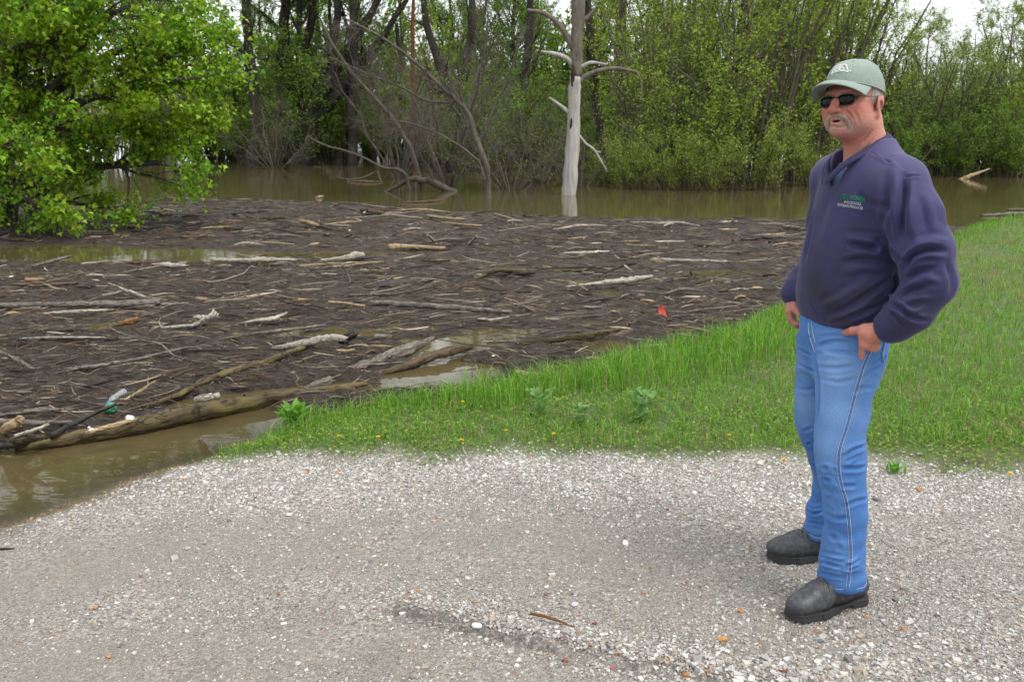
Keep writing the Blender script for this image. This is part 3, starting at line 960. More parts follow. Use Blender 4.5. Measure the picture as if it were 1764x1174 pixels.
gparts = []
x, y, d, g = scatter_grass(150000, 4.5, 21)
tz = tall_zone(x, y, d, g)
k = rng.random(len(x)) < tz * .8
m = k.sum()
tuft = 1 + .35 * fbm(x[k] * 4, y[k] * 4, seed=42)
h = rng.uniform(.09, .26, m) * tuft * (.55 + .45 * smooth(.02, .35, d[k]))
gparts.append(blades(x[k], y[k], h, rng.uniform(.003, .0058, m) * (.6 + y[k] / 12), grass_cols(m, .05), .5))
x, y, d, g = scatter_grass(120000, 4.3, 21)
tz = tall_zone(x, y, d, g)
bare = smooth(.1, .5, fbm(x * 1.1, y * 1.1, seed=43)) * .55 + .35 * np.exp(-(g / .18) ** 2)
k = (tz < .75) & (rng.random(len(x)) > bare)
m = k.sum()
strw = np.clip(.06 + .3 * fbm(x[k] * .9, y[k] * .9, seed=44), .03, .4) * np.where(x[k] > 1.6, 1.4, .5)
gparts.append(blades(x[k], y[k], rng.uniform(.03, .085, m) * np.where(x[k] > 2.2, 1.25, 1), rng.uniform(.003, .0055, m) * (.6 + y[k] / 11), grass_cols(m, strw), .7))
V, F, C = join(gparts)
tag(link('grass', mesh_np('grass', V, F, M_GRASS, dict(col=C))), 'lush spring grass on the bank between gravel and flood', 'grass', kind='stuff')
print('grass', len(V) // 5)

# low clover and chickweed leaves between the blades and out over the gravel edge
n = 55000
y = np.exp(rng.uniform(math.log(3.9), math.log(9.5), n))
x = rng.uniform(-.55, .68, n) * y
d, g = shore_d(x, y), grass_side(x, y)
pat = fbm(x * 2.3, y * 2.3, seed=45)
k = (d > .03) & (g > rng.normal(.12, .12, n) - .3 * np.maximum(pat, 0)) & (rng.random(n) < np.exp(-np.maximum(g - .6, 0) / .9) * (.75 + pat))
x, y = x[k], y[k]
m = len(x)
zz = ground_z(x, y) + rng.uniform(.004, .045, m)
sz = rng.uniform(.005, .0125, m)
a = rng.uniform(0, 2 * np.pi, m)
til = rng.normal(0, .5, m)
u = np.stack([np.cos(a), np.sin(a), til * .6], -1)
v = np.stack([-np.sin(a), np.cos(a), rng.normal(0, .4, m)], -1)
c0 = np.stack([x, y, zz], -1)
V = np.stack([c0 - u * sz[:, None], c0 - v * sz[:, None] * .6 + [0, 0, .003], c0 + u * sz[:, None], c0 + v * sz[:, None] * .6 + [0, 0, .003]], 1).reshape(-1, 3)
F = np.arange(m)[:, None] * 4 + np.arange(4)[None]
C = np.array([(.15, .27, .03), (.2, .3, .035), (.11, .21, .025), (.26, .32, .05)])[rng.integers(0, 4, m)] * rng.uniform(.75, 1.2, (m, 1))
tag(link('ground_cover', mesh_np('ground_cover', V, F, M_GRASS, dict(col=np.repeat(C, 4, axis=0)))), 'low clover and chickweed along the gravel edge', 'weeds', kind='stuff')
# ------------------------------------------------------------------ trees and brush
rng = np.random.default_rng(21)
M_BARK_DARK = mat_bark('black_wet_bark', (.009, .008, .007), (.045, .038, .032), 7, stretch=(1, 1, .2))
M_BARK_GREY = mat_bark('grey_brown_bark', (.04, .033, .026), (.14, .12, .095), 8, lichen=(.09, .1, .05))
M_BARK_MAPLE = mat_bark('maple_bark', (.022, .018, .015), (.095, .082, .07), 8)
M_BARK_RED = mat_bark('red_brown_bark', (.07, .028, .015), (.2, .085, .045), 8)
M_TWIG = mat_bark('bare_twig', (.04, .034, .027), (.16, .14, .115), 8)


def grow(P, R, per, trange, ang, length, n, wander, trop, rratio, seed_dirs=None, rmin=.002, tip=.3):
    """children of the branches P (m,k,3): count per parent, start range, angle, length, bend upward"""
    m, k, _ = P.shape
    idx = np.repeat(np.arange(m), per)
    c = len(idx)
    t = rng.uniform(*trange, c)
    f = t * (k - 1)
    i = np.minimum(f.astype(int), k - 2)
    fr = (f - i)[:, None]
    start = P[idx, i] * (1 - fr) + P[idx, i + 1] * fr
    r0 = R[idx, i] * (1 - fr[:, 0]) + R[idx, i + 1] * fr[:, 0]
    T = norm(P[idx, i + 1] - P[idx, i])
    rnd = rng.normal(0, 1, (c, 3))
    side = norm(rnd - (rnd * T).sum(1, keepdims=True) * T)
    a = rng.normal(ang[0], ang[1], c)[:, None]
    d = norm(T * np.cos(a) + side * np.sin(a))
    L = length * rng.uniform(.55, 1.25, c) * (1.15 - .55 * t)
    step = (L / (n - 1))[:, None]
    Q = [start]
    for s in range(n - 1):
        d = norm(d + rng.normal(0, wander, (c, 3)) + np.array([0, 0, trop]))
        Q.append(Q[-1] + d * step)
    Q = np.stack(Q, 1)
    rr = np.maximum(r0 * rratio * rng.uniform(.7, 1.1, c), rmin)
    return Q, rr[:, None] * np.linspace(1, tip, n)[None]


LEAF_MAPLE = np.array([(0, 0, 0), (-.5, .3, .1), (-.2, .5, .0), (0, 1, -.12), (.2, .5, .0), (.5, .3, .1)])
LEAF_MAPLE_F = np.array([(0, 5, 4), (0, 4, 3), (0, 3, 2), (0, 2, 1)])
LEAF_SLIM = np.array([(0, 0, 0), (.28, .45, .08), (0, 1, -.1), (-.28, .45, .08)])
LEAF_SLIM_F = np.array([(0, 1, 2, 3)])


def leaves(C0, size, cols, kind='slim', droop=.4, out=None):
    m = len(C0)
    T, F = (LEAF_MAPLE, LEAF_MAPLE_F) if kind == 'maple' else (LEAF_SLIM, LEAF_SLIM_F)
    d = norm(rng.normal(0, 1, (m, 3)) * np.array([1, 1, .6]) + (0 if out is None else out) - np.array([0, 0, droop]))
    rnd = rng.normal(0, 1, (m, 3)) + np.array([0, 0, 1.2])
    nrm = norm(rnd - (rnd * d).sum(1, keepdims=True) * d)
    sd_ = np.cross(d, nrm)
    B = np.stack([sd_, d, nrm], 1)
    V = np.einsum('kj,mji->mki', T, B) * size[:, None, None] + C0[:, None, :]
    F = (np.arange(m)[:, None, None] * len(T) + F[None]).reshape(-1, F.shape[1])
    return V.reshape(-1, 3), F, np.repeat(cols, len(T), axis=0)


def along(P, per, trange=(.15, 1), jit=.05):
    m, k, _ = P.shape
    idx = np.repeat(np.arange(m), per)
    f = rng.uniform(*trange, len(idx)) * (k - 1)
    i = np.minimum(f.astype(int), k - 2)
    fr = (f - i)[:, None]
    return P[idx, i] * (1 - fr) + P[idx, i + 1] * fr + rng.normal(0, jit, (len(idx), 3))


def leaf_cols(base, n, clump=None, sat=.38):
    c = np.array(base)[rng.integers(0, len(base), n)] * rng.uniform(1 - sat, 1 + sat, (n, 1))
    return c


def wood_mesh(name, levels, sides, mat):
    parts = [(lambda q: (q[0], q[1], None))(tubes(P, R, s)) for (P, R), s in zip(levels, sides)]
    V, F, _ = join(parts)
    return mesh_np(name, V, F, mat, None, True)


def crown_mesh(name, V, F, C):
    return mesh_np(name, V, F, M_LEAF, dict(col=C))


def plant(name, label, cat, loc, group, pieces, rot=0.0, sc=1.0):
    o = thing(name, label, cat, loc, group)
    o.rotation_euler = (0, 0, rot)
    o.scale = (sc, sc, sc) if isinstance(sc, (int, float)) else sc
    for nm, me in pieces:
        c = link(nm, me, o)
        if nm != 'trunk':
            c['kind'] = 'stuff'
    return o


MAPLE_C = [(.19, .35, .02), (.24, .39, .022), (.14, .3, .018), (.1, .23, .016), (.3, .41, .03)]
WILLOW_C = [(.19, .28, .028), (.24, .32, .035), (.14, .23, .025), (.27, .31, .05)]
WOODS_C = [(.11, .21, .022), (.085, .17, .02), (.14, .24, .028), (.17, .26, .035)]
GREYG_C = [(.18, .25, .06), (.15, .22, .05), (.22, .26, .075), (.13, .21, .045)]
YELL_C = [(.26, .25, .03), (.21, .23, .03), (.3, .26, .045)]

# --- the big maple at the left edge; its trunk stands in the water just outside the frame
mb = gp(2, 392)
mo = np.array((mb[0] - .1, mb[1], WATER_Z - .3))
tr = polyline([(0, 0, 0), (.1, 0, 1.2), (-.1, .1, 2.6), (-.3, .2, 4.6), (-.2, .1, 7.0), (-.5, 0, 11)], 14)
lv0 = (tr[None], np.interp(np.linspace(0, 1, 14), [0, .1, .5, 1], [.4, .3, .2, .03])[None])
limbs = []
for pts in ([(0.02, 0, 1.3), (.9, -.5, 1.9), (2.0, -1.0, 3.0), (3.4, -1.4, 4.1)], [(-.1, .1, 2.4), (1.2, -.6, 3.3), (2.9, -.4, 4.2), (4.2, -.3, 4.6)],
            [(0, 0, 1.6), (1.1, .6, 2.0), (2.6, .9, 2.2), (4.0, .9, 2.2)], [(0.05, 0, .9), (.9, -.9, 1.0), (1.8, -1.6, .85), (2.6, -2.0, .55)],
            [(0, 0, 1.2), (-.9, -1.0, 1.6), (-1.6, -2.0, 2.2), (-2.0, -2.8, 2.6)], [(-.2, .1, 3.4), (.8, .8, 4.8), (2.0, 1.2, 6.0), (3.2, 1.4, 6.9)],
            [(-.2, .1, 3.6), (.4, -1.0, 4.8), (.9, -2.0, 6.0), (1.6, -2.8, 6.6)], [(-.3, .2, 4.4), (-1.5, -.6, 5.6), (-2.8, -1.0, 6.5), (-4, -1, 7)],
            [(-.2, .1, 5.6), (.9, -.3, 7.0), (1.9, -.6, 8.2), (2.6, -.7, 9.2)], [(-.2, .1, 6.5), (-.9, .9, 8.2), (-1.5, 1.4, 9.6), (-2, 1.8, 10.6)],
            [(0, 0, 2.0), (-1.2, .9, 2.8), (-2.5, 1.6, 3.6), (-3.8, 2.0, 4.3)], [(.02, 0, 1.1), (1.3, .1, 1.35), (2.8, .2, 1.5), (4.0, .1, 1.35)],
            [(-.25, .1, 4.0), (1.3, .2, 5.0), (3.0, .3, 5.7), (4.3, .3, 6.0)], [(-.2, .1, 3.2), (1.2, -.9, 3.9), (2.5, -1.6, 4.6), (3.7, -2.0, 5.0)], [(-.2, .1, 5.0), (1.0, .2, 6.2), (2.4, .2, 7.2), (3.5, .1, 7.8)], [(0, 0, 1.5), (1.4, -.4, 2.3), (3.0, -.6, 2.9), (4.4, -.6, 3.1)], [(0, 0, 1.4), (.5, -1.2, 1.7), (1.2, -2.2, 1.9), (2.1, -2.9, 1.8)],
            [(0, 0, 1.8), (1.4, -.2, 2.7), (3.0, -.3, 3.3), (4.0, -.3, 3.4)], [(-.1, .1, 2.2), (1.5, .5, 3.2), (3.2, .7, 3.8), (4.1, .6, 3.8)], [(-.1, .1, 2.6), (1.4, -1.1, 3.4), (2.9, -1.5, 3.9), (3.7, -1.6, 4.1)],
            [(-.1, .1, 2.9), (.7, -1.3, 3.4), (1.4, -2.3, 3.8), (2.3, -3.0, 4.1)], [(0.05, 0, .8), (.8, .3, .8), (1.7, .3, .62), (2.5, .1, .42)]):
    limbs.append(polyline(pts, 9) + rng.normal(0, .04, (9, 3)))
lv1 = (np.stack(limbs), np.stack([np.linspace(.13, .025, 9) * rng.uniform(.6, 1.0) for _ in limbs]))
lv2 = grow(*lv1, 16, (.15, 1), (.75, .25), 1.5, 7, .14, .02, .55, rmin=.008)
lv3 = grow(*lv2, 8, (.15, 1), (.7, .3), .66, 5, .16, -.03, .55, rmin=.004)
c1 = along(lv3[0], 12, (.1, 1), .05)
c2 = along(lv2[0], 10, (.3, 1), .07)
cl = np.concatenate([c1, c2])
# leaves hang in small drooping bunches
bunch = np.repeat(cl, 3, axis=0) + rng.normal(0, .045, (len(cl) * 3, 3)) - np.array([0, 0, .03])
dens = smooth(-.45, .35, fbm(bunch[:, 0] * 1.1, bunch[:, 1] * 1.1, bunch[:, 2] * 1.5, seed=52))
k = (bunch[:, 2] > .45) & (rng.random(len(bunch)) < (.12 + .78 * dens) * smooth(5.3, 4.2, bunch[:, 0]))
bunch = bunch[k]
yel = smooth(-.2, .5, fbm(bunch[:, 0] * .8, bunch[:, 1] * .8, bunch[:, 2] * .8, seed=51))
cc = leaf_cols(MAPLE_C, len(bunch)) * (1 - yel[:, None] * .0) * np.array([1, 1, 1.0]) + yel[:, None] * np.array([[.06, .05, .0]])
V, F, C = leaves(bunch, rng.uniform(.045, .125, len(bunch)), cc, 'maple', .7)
plant('maple_tree', 'broad spring-green maple overhanging the raft at the left edge', 'tree', mo, None,
      [('trunk', wood_mesh('trunk', [lv0], [12], M_BARK_MAPLE)), ('branches', wood_mesh('branches', [lv1, lv2, lv3], [7, 4, 3], M_BARK_MAPLE)), ('crown', crown_mesh('crown', V, F, C))])
print('maple leaves', len(bunch))


# --- kinds of tree for the flooded wood
def tall_tree(h, r, bark, cols, leaf, nleaf, lean=0.0, spread=.32, forks=3, leafsize=(.1, .19), start=.35, up=.05):
    tr = polyline([(0, 0, 0), (lean * .2 + rng.normal(0, .1), rng.normal(0, .1), h * .3), (lean * .6 + rng.normal(0, .25), rng.normal(0, .25), h * .65), (lean, rng.normal(0, .3), h)], 12)
    l0 = (tr[None], np.interp(np.linspace(0, 1, 12), [0, .06, .6, 1], [r * 1.35, r, r * .6, r * .08])[None])
    l1 = grow(*l0, 22, (start * .5, .98), (.75, .2), h * spread, 8, .1, up, .5, rmin=.03)
    l2 = grow(*l1, 9, (.2, 1), (.65, .25), h * spread * .4, 6, .13, .03, .5, rmin=.012)
    l3 = grow(*l2, 5, (.2, 1), (.6, .3), h * spread * .18, 4, .15, 0, .5, rmin=.006)
    c = along(l3[0], nleaf, (.1, 1.05), .1)
    V, F, C = leaves(c, rng.uniform(*leafsize, len(c)), leaf_cols(cols, len(c)), 'slim', .35)
    return [('trunk', wood_mesh('trunk', [l0], [9], bark)), ('branches', wood_mesh('branches', [l1, l2, l3], [5, 3, 3], bark)), ('crown', crown_mesh('crown', V, F, C))]


def bush(h, stems, bark, cols, nleaf, spread=.5, leafsize=(.05, .1), yellow=0, twigs=10, droop=.2):
    P = []
    for s in range(stems):
        a = rng.uniform(0, 6.28)
        o = rng.uniform(.1, 1) * h * spread
        b = rng.uniform(0, .12) * h
        hh = h * rng.uniform(.6, 1.1)
        P.append(polyline([(b * math.cos(a), b * math.sin(a), 0), ((b + o * .35) * math.cos(a), (b + o * .35) * math.sin(a), hh * .5), ((b + o) * math.cos(a), (b + o) * math.sin(a), hh)], 9) + rng.normal(0, .012 * h, (9, 3)) * np.linspace(0, 1, 9)[:, None])
    P = np.stack(P)
    l0 = (P, np.stack([np.linspace(.012, .003, 9) * h * rng.uniform(.6, 1.1) for _ in range(stems)]))
    l1 = grow(*l0, twigs, (.12, 1), (.55, .2), h * .26, 6, .1, .06, .5, rmin=.006)
    l2 = grow(*l1, 5, (.15, 1), (.55, .25), h * .11, 4, .12, .02, .5, rmin=.004)
    c = np.concatenate([along(l2[0], nleaf, (.05, 1.05), .06), along(l1[0], nleaf, (.2, 1), .08)])
    cc = leaf_cols(cols, len(c))
    if yellow:
        w = np.clip(1.3 - c[:, 2:3] / (h * .35), 0, 1) * yellow
        cc = cc * (1 - w) + leaf_cols(YELL_C, len(c)) * w
    V, F, C = leaves(c, rng.uniform(*leafsize, len(c)), cc, 'slim', droop)
    return [('stems', wood_mesh('stems', [l0, l1, l2], [5, 3, 3], bark)), ('crown', crown_mesh('crown', V, F, C))]


def brush(h, stems, bark, twigs=14, spread=.6, nleaf=0):
    P = []
    for s in range(stems):
        a = rng.uniform(0, 6.28)
        o = rng.uniform(.2, 1) * h * spread
        hh = h * rng.uniform(.5, 1.05)
        P.append(polyline([(0, 0, 0), (o * .5 * math.cos(a), o * .5 * math.sin(a), hh * .5), (o * math.cos(a), o * math.sin(a), hh)], 9) + rng.normal(0, .02 * h, (9, 3)) * np.linspace(0, 1, 9)[:, None])
    P = np.stack(P)
    l0 = (P, np.stack([np.linspace(.011, .003, 9) * h * rng.uniform(.6, 1.1) for _ in range(stems)]))
    l1 = grow(*l0, twigs, (.15, 1), (.6, .25), h * .36, 7, .12, .03, .5, rmin=.007)
    l2 = grow(*l1, 7, (.15, 1), (.6, .3), h * .18, 5, .15, .01, .55, rmin=.005)
    out = [('stems', wood_mesh('stems', [l0, l1, l2], [5, 3, 3], bark))]
    if nleaf:
        c = along(l2[0], nleaf, (.3, 1), .05)
        V, F, C = leaves(c, rng.uniform(.04, .07, len(c)), leaf_cols(WILLOW_C, len(c)), 'slim', .2)
        out.append(('crown', crown_mesh('crown', V, F, C)))
    return out


TALL = [tall_tree(15, .24, M_BARK_DARK, WOODS_C, 'slim', 13, .6), tall_tree(17, .3, M_BARK_DARK, WOODS_C, 'slim', 12, -1.2, .3, start=.5),
        tall_tree(13, .2, M_BARK_GREY, WILLOW_C, 'slim', 9, 1.0, .3), tall_tree(16, .22, M_BARK_GREY, GREYG_C, 'slim', 9, .3, .28, start=.3)]
BUSH = [bush(4.5, 16, M_BARK_GREY, WILLOW_C, 6, .5, (.07, .12)), bush(5.5, 14, M_BARK_GREY, WOODS_C, 7, .55, (.09, .16)), bush(6.5, 20, M_BARK_GREY, WILLOW_C, 6, .42, (.07, .125)), bush(3.2, 16, M_BARK_GREY, WOODS_C, 7, .7, (.07, .12)),
        bush(6, 18, M_BARK_GREY, GREYG_C, 6, .5, (.07, .13))]
YBUSH = bush(2.6, 16, M_BARK_GREY, WILLOW_C, 5, .7, (.045, .085), yellow=.8)
BRUSH = [brush(6, 12, M_TWIG, 12, .6), brush(4, 14, M_TWIG, 10, .8, 2)]
WZ = WATER_Z - .35


def wood_at(px, Y, pieces, name, label, cat, group, sc=1.0, rot=None):
    p = at(px, 400, Y)
    return plant(name, label, cat, (p[0], Y, WZ), group, pieces, rng.uniform(0, 6.28) if rot is None else rot, sc)


# far wood: rows of trees standing in the flood
G_FAR, G_MID = 'leafy trees of the flooded wood', 'green undergrowth of the flooded wood'
far = []
for Y, n, x0, x1 in ((52, 9, -150, 1450), (62, 10, -250, 1500), (74, 11, -300, 1560), (90, 12, -350, 1800)):
    for k in range(n):
        far.append((x0 + (x1 - x0) * (k + rng.uniform(.15, .85)) / n, Y + rng.uniform(-3, 3)))
for px, Y in far:
    t = int(rng.choice([0, 1, 2, 3], p=[.36, .28, .2, .16]))
    wood_at(px, Y, TALL[t], 'woodland_tree', ('dark-barked leafy tree deep in the flooded wood', 'dark-barked leafy tree deep in the flooded wood', 'grey-barked pale green tree deep in the flooded wood', 'grey-green tree deep in the flooded wood')[t], 'tree', ('dark-barked ' if t < 2 else 'pale green ' if t == 2 else 'grey-green ') + G_FAR, rng.uniform(.75, 1.05))
# the wood closes behind them: big leafy crowns down to the water
THICK = [bush(9, 16, M_BARK_DARK, WOODS_C, 5, .55, (.22, .4), twigs=8), bush(8, 18, M_BARK_DARK, WILLOW_C, 5, .6, (.2, .36), twigs=8)]
for Y, n, x0, x1, lo, hi in ((98, 15, -300, 1500, .8, 1.1), (112, 17, -350, 1560, 1.0, 1.35), (128, 20, -380, 2050, .7, 1.0), (92, 9, 1560, 2050, .5, .65), (75, 5, 1700, 2050, .5, .6), (80, 5, 330, 560, .7, .8)):
    for k in range(n):
        t = int(rng.random() < .35)
        wood_at(x0 + (x1 - x0) * (k + rng.uniform(.2, .8)) / n, Y + rng.uniform(-4, 4), THICK[t], 'backdrop_tree', ('dark green', 'lighter green')[t] + ' leafy tree closing the back of the flooded wood', 'tree', ('dark green', 'lighter green')[t] + ' trees closing the back of the wood', rng.uniform(lo, hi))
for k, px in enumerate(range(440, 1080, 70)):
    wood_at(px, 63 + (k * 29 % 11), THICK[k % 2], 'backdrop_tree', ('dark green', 'lighter green')[k % 2] + ' leafy tree closing the back of the flooded wood', 'tree', ('dark green', 'lighter green')[k % 2] + ' trees closing the back of the wood', 1.15 + .05 * (k % 4))
und = [(px, 54 + (px % 13)) for px in range(1490, 1830, 34)]
for px, Y in ((430, 64), (400, 70), (455, 74), (380, 60)):
    wood_at(px, Y, THICK[0], 'backdrop_tree', 'dark green leafy tree closing the back of the flooded wood', 'tree', 'dark green trees closing the back of the wood', .6)
for k, px in enumerate((470, 560, 640, 735, 820, 880, 960, 1030)):
    und.append((px, 48 + (k * 37 % 9)))
for Y, n, x0, x1 in ((44, 9, 380, 1200), (50, 11, -100, 1350), (58, 12, -200, 1500), (70, 12, -300, 1600), (84, 12, -350, 1750)):
    for k in range(n):
        und.append((x0 + (x1 - x0) * (k + rng.uniform(.1, .9)) / n, Y + rng.uniform(-2.5, 2.5)))
for px, Y in und:
    if 380 < px < 720 and Y < 57:
        Y += 11
    t = int(rng.choice([1, 3, 0]))
    wood_at(px, Y, BUSH[t], 'understory_shrub', ('light green sapling clump' if t == 0 else 'tall dark green shrub' if t == 1 else 'low dark green shrub') + ' between the trunks of the flooded wood', 'shrub', ('light ' if t == 0 else 'tall ' if t == 1 else 'low ') + G_MID, rng.uniform(.75, 1.35))


# --- trunks one can tell apart
def stem_tree(label, stems, bark, cat='tree', name='flooded_tree', leaf=None, twig=0, cols=WOODS_C, lsize=(.06, .11), twl=1.6):
    """stems: list of ([(px, py)], Y, [widths px])"""
    base = at(stems[0][0][0][0], stems[0][0][0][1], stems[0][1])
    o = thing(name, label, cat, (base[0], base[1], WATER_Z))
    L, l2s = [], []
    for pix, Y, w in stems:
        pts = [at(px, py, Y + (dy[0] if dy else 0)) for px, py, *dy in pix]
        P = polyline(pts, 14) - np.array((base[0], base[1], WATER_Z))
        P[0, 2] -= .4
        R = np.interp(np.linspace(0, 1, 14), np.linspace(0, 1, len(w)), w) * .5 * Y / F_PX
        P[1:] += rng.normal(0, .25, (13, 3)) * R[1:, None]
        me = wood_mesh('trunk', [(P[None], R[None])], [10], bark)
        link('trunk', me, o)
        L.append((P, R))
    if twig:
        P = np.stack([p for p, r in L])
        R = np.stack([r for p, r in L])
        a1 = grow(P, R, twig, (.3, 1), (.75, .25), twl, 7, .13, .04, .4, rmin=.01)
        a2 = grow(*a1, 7, (.15, 1), (.65, .25), twl * .5, 5, .15, .02, .5, rmin=.006)
        a3 = grow(*a2, 4, (.15, 1), (.6, .25), twl * .25, 4, .15, .0, .6, rmin=.004)
        link('branches', wood_mesh('branches', [a1, a2, a3], [5, 3, 3], bark if leaf else M_TWIG), o)['kind'] = 'stuff'
        if leaf:
            c = along(a3[0], leaf, (.1, 1.05), .08)
            link('crown', crown_mesh('crown', *leaves(c, rng.uniform(*lsize, len(c)), leaf_cols(cols, len(c)), 'slim', .3)), o)['kind'] = 'stuff'
    return o


stem_tree('black twin trunks rising straight out of the flood left of centre', [([(489, 284), (487, 180), (486, 80), (490, -20), (480, -160)], 54, (28, 20, 18, 16, 12)), ([(505, 284), (506, 190), (518, 110), (538, 30), (534, -60), (560, -160)], 53.5, (20, 17, 14, 14, 10))], M_BARK_DARK, twig=7, leaf=4, twl=3.2)
stem_tree('thick black leaning trunks fanning out beside the twin trunks', [([(515, 285), (530, 220), (560, 150), (590, 100), (640, 20), (680, -80)], 52, (36, 28, 24, 16, 12, 8)), ([(528, 230), (560, 190), (600, 140), (640, 90), (700, 0)], 51.8, (20, 18, 15, 12, 8)), ([(545, 190), (555, 130), (575, 60), (590, -60)], 52.2, (20, 16, 13, 10))], M_BARK_DARK, twig=8, leaf=3, twl=2.8)
stem_tree('dark trunk with a leaning side stem behind the maple', [([(438, 290), (440, 210), (430, 100), (425, 20), (425, -120)], 50, (22, 18, 16, 15, 10)), ([(452, 285), (462, 245), (478, 200), (480, 150)], 50.5, (12, 11, 9, 6))], M_BARK_DARK, twig=7, leaf=5, twl=2.6)
stem_tree('straight dark trunk between the fanned trunks and the rusty stem', [([(605, 286), (607, 200), (610, 100), (605, -40)], 51, (18, 15, 13, 10))], M_BARK_DARK, twig=8, leaf=4, twl=2.4)
stem_tree('slender dark stem just right of the fanned black trunks', [([(571, 282), (570, 210), (572, 120), (568, 0)], 54, (8, 8, 7, 5))], M_BARK_DARK)
stem_tree('slender dark stem left of the rusty one', [([(688, 285), (686, 215), (690, 150), (684, 40)], 53, (10, 9, 8, 6))], M_BARK_DARK, twig=5, leaf=4)
stem_tree('dark forked trunk in the gloom behind the bare leaning tree', [([(785, 285), (780, 200), (760, 120), (735, 50), (720, -60)], 48, (22, 18, 15, 12, 9)), ([(780, 190), (800, 120), (812, 40), (810, -80)], 48, (16, 14, 12, 9))], M_BARK_DARK, twig=7, leaf=4, twl=2.6)
stem_tree('dark crooked trunk left of the dead white snag', [([(925, 290), (918, 220), (905, 140), (912, 50), (915, -60)], 46, (17, 16, 15, 12, 9))], M_BARK_DARK, twig=8, leaf=6, twl=2.6)
stem_tree('dark trunk close behind the dead white snag', [([(1040, 300), (1030, 210), (1018, 100), (1012, 20), (1005, -80)], 40, (15, 15, 14, 13, 9))], M_BARK_DARK, twig=8, leaf=7, cols=WILLOW_C, twl=2.4)
stem_tree('slim grey tree with yellow-green leaves right of the dead snag', [([(1066, 318), (1068, 200), (1062, 100), (1070, 0), (1075, -100)], 36, (12, 10, 9, 8, 6))], M_BARK_GREY, twig=11, leaf=8, cols=WILLOW_C, twl=2.0)
stem_tree('thin rusty red-brown trunk standing in the water', [([(711, 312), (712, 230), (714, 150), (710, 80), (712, 10), (716, -80)], 36, (9, 8, 8, 7, 6, 4))], M_BARK_RED, twig=5, leaf=2)
stem_tree('large dark leaning tree in the willows behind the man', [([(1240, 312), (1252, 230), (1262, 150), (1275, 60), (1290, -60)], 40, (20, 18, 16, 14, 10)), ([(1200, 310), (1210, 220), (1240, 130), (1290, 40), (1360, -60)], 39, (14, 12, 11, 9, 7)), ([(1262, 200), (1310, 130), (1360, 60), (1430, -30)], 40, (12, 11, 9, 6))], M_BARK_DARK, twig=13, leaf=9, cols=WILLOW_C, twl=2.6)

# --- the bare tree leaning left over the fallen log, dense with twigs
stem_tree('bare leaning tree with a tangle of twigs in mid-water', [([(842, 338), (838, 290), (822, 240), (806, 190), (770, 160), (720, 110), (650, 60), (590, 30)], 26.5, (12, 11, 10, 9, 7, 6, 4.5, 3)),
          ([(806, 195), (815, 150), (835, 90), (842, 20)], 26.5, (6, 5, 4, 2.5)), ([(790, 175), (740, 175), (690, 150), (640, 130), (570, 100)], 26.8, (5, 4, 3.5, 3, 2)), ([(825, 250), (850, 190), (880, 120), (900, 40)], 26.9, (5, 4, 3, 2)),
          ([(835, 285), (790, 250), (730, 220), (670, 205)], 26.2, (4, 3.5, 3, 2))], M_TWIG, name='bare_tree', twig=15, twl=1.5)
# fallen tree in the water with its long bare limbs
stem_tree('fallen mossy log arching out of the water with long bare limbs', [([(800, 337), (765, 325), (735, 312), (710, 309), (690, 318), (665, 331)], 28, (9, 13, 12, 10, 7, 5)),
          ([(728, 308), (712, 270), (690, 225), (655, 180), (610, 130), (575, 80), (550, 30)], 28.2, (9, 8, 8, 7, 6, 5, 3)), ([(705, 310), (690, 292), (660, 290), (620, 268), (560, 250), (530, 235)], 27.8, (7, 6, 5, 4, 4, 3)),
          ([(655, 291), (630, 305), (605, 309), (580, 306)], 27.6, (4, 4, 3, 2)), ([(715, 312), (715, 325), (710, 338)], 28, (6, 6, 6))], M_BARK_GREY, name='fallen_tree', twig=3, twl=.9)

# --- dead white snag
M_SNAG = mat_bark('bleached_snag_wood', (.2, .185, .165), (.5, .48, .45), 7, stretch=(1, 1, .08), bump=.5)
M_SNAG_BARK = mat_bark('old_peeling_bark', (.06, .05, .038), (.22, .19, .15), 9, stretch=(1, 1, .2))
M_CHAR = mat_bark('charred_wood', (.008, .007, .006), (.04, .034, .03), 10)
YS = 26.4
sb = at(980, 336, YS)
snag = thing('dead_tree', 'dead white barkless tree trunk standing in the flood water', 'tree', (sb[0], sb[1], WATER_Z))


def snag_part(nm, pix, w, mat, sides=12, n=14, cut=False):
    P = polyline([at(px, py, YS + (dy[0] if dy else 0)) for px, py, *dy in pix], n) - np.array((sb[0], sb[1], WATER_Z))
    R = np.interp(np.linspace(0, 1, n), np.linspace(0, 1, len(w)), w) * .5 * YS / F_PX
    V, F, _ = tubes(P[None], R[None], sides)
    rr = 1 + .06 * rng.normal(0, 1, (n, sides, 1))
    V = (P[:, None] + (V.reshape(n, sides, 3) - P[:, None]) * rr).reshape(-1, 3)
    link(nm, mesh_np(nm, V, [F, cap_ends(1, n, sides)], mat, None, True), snag)


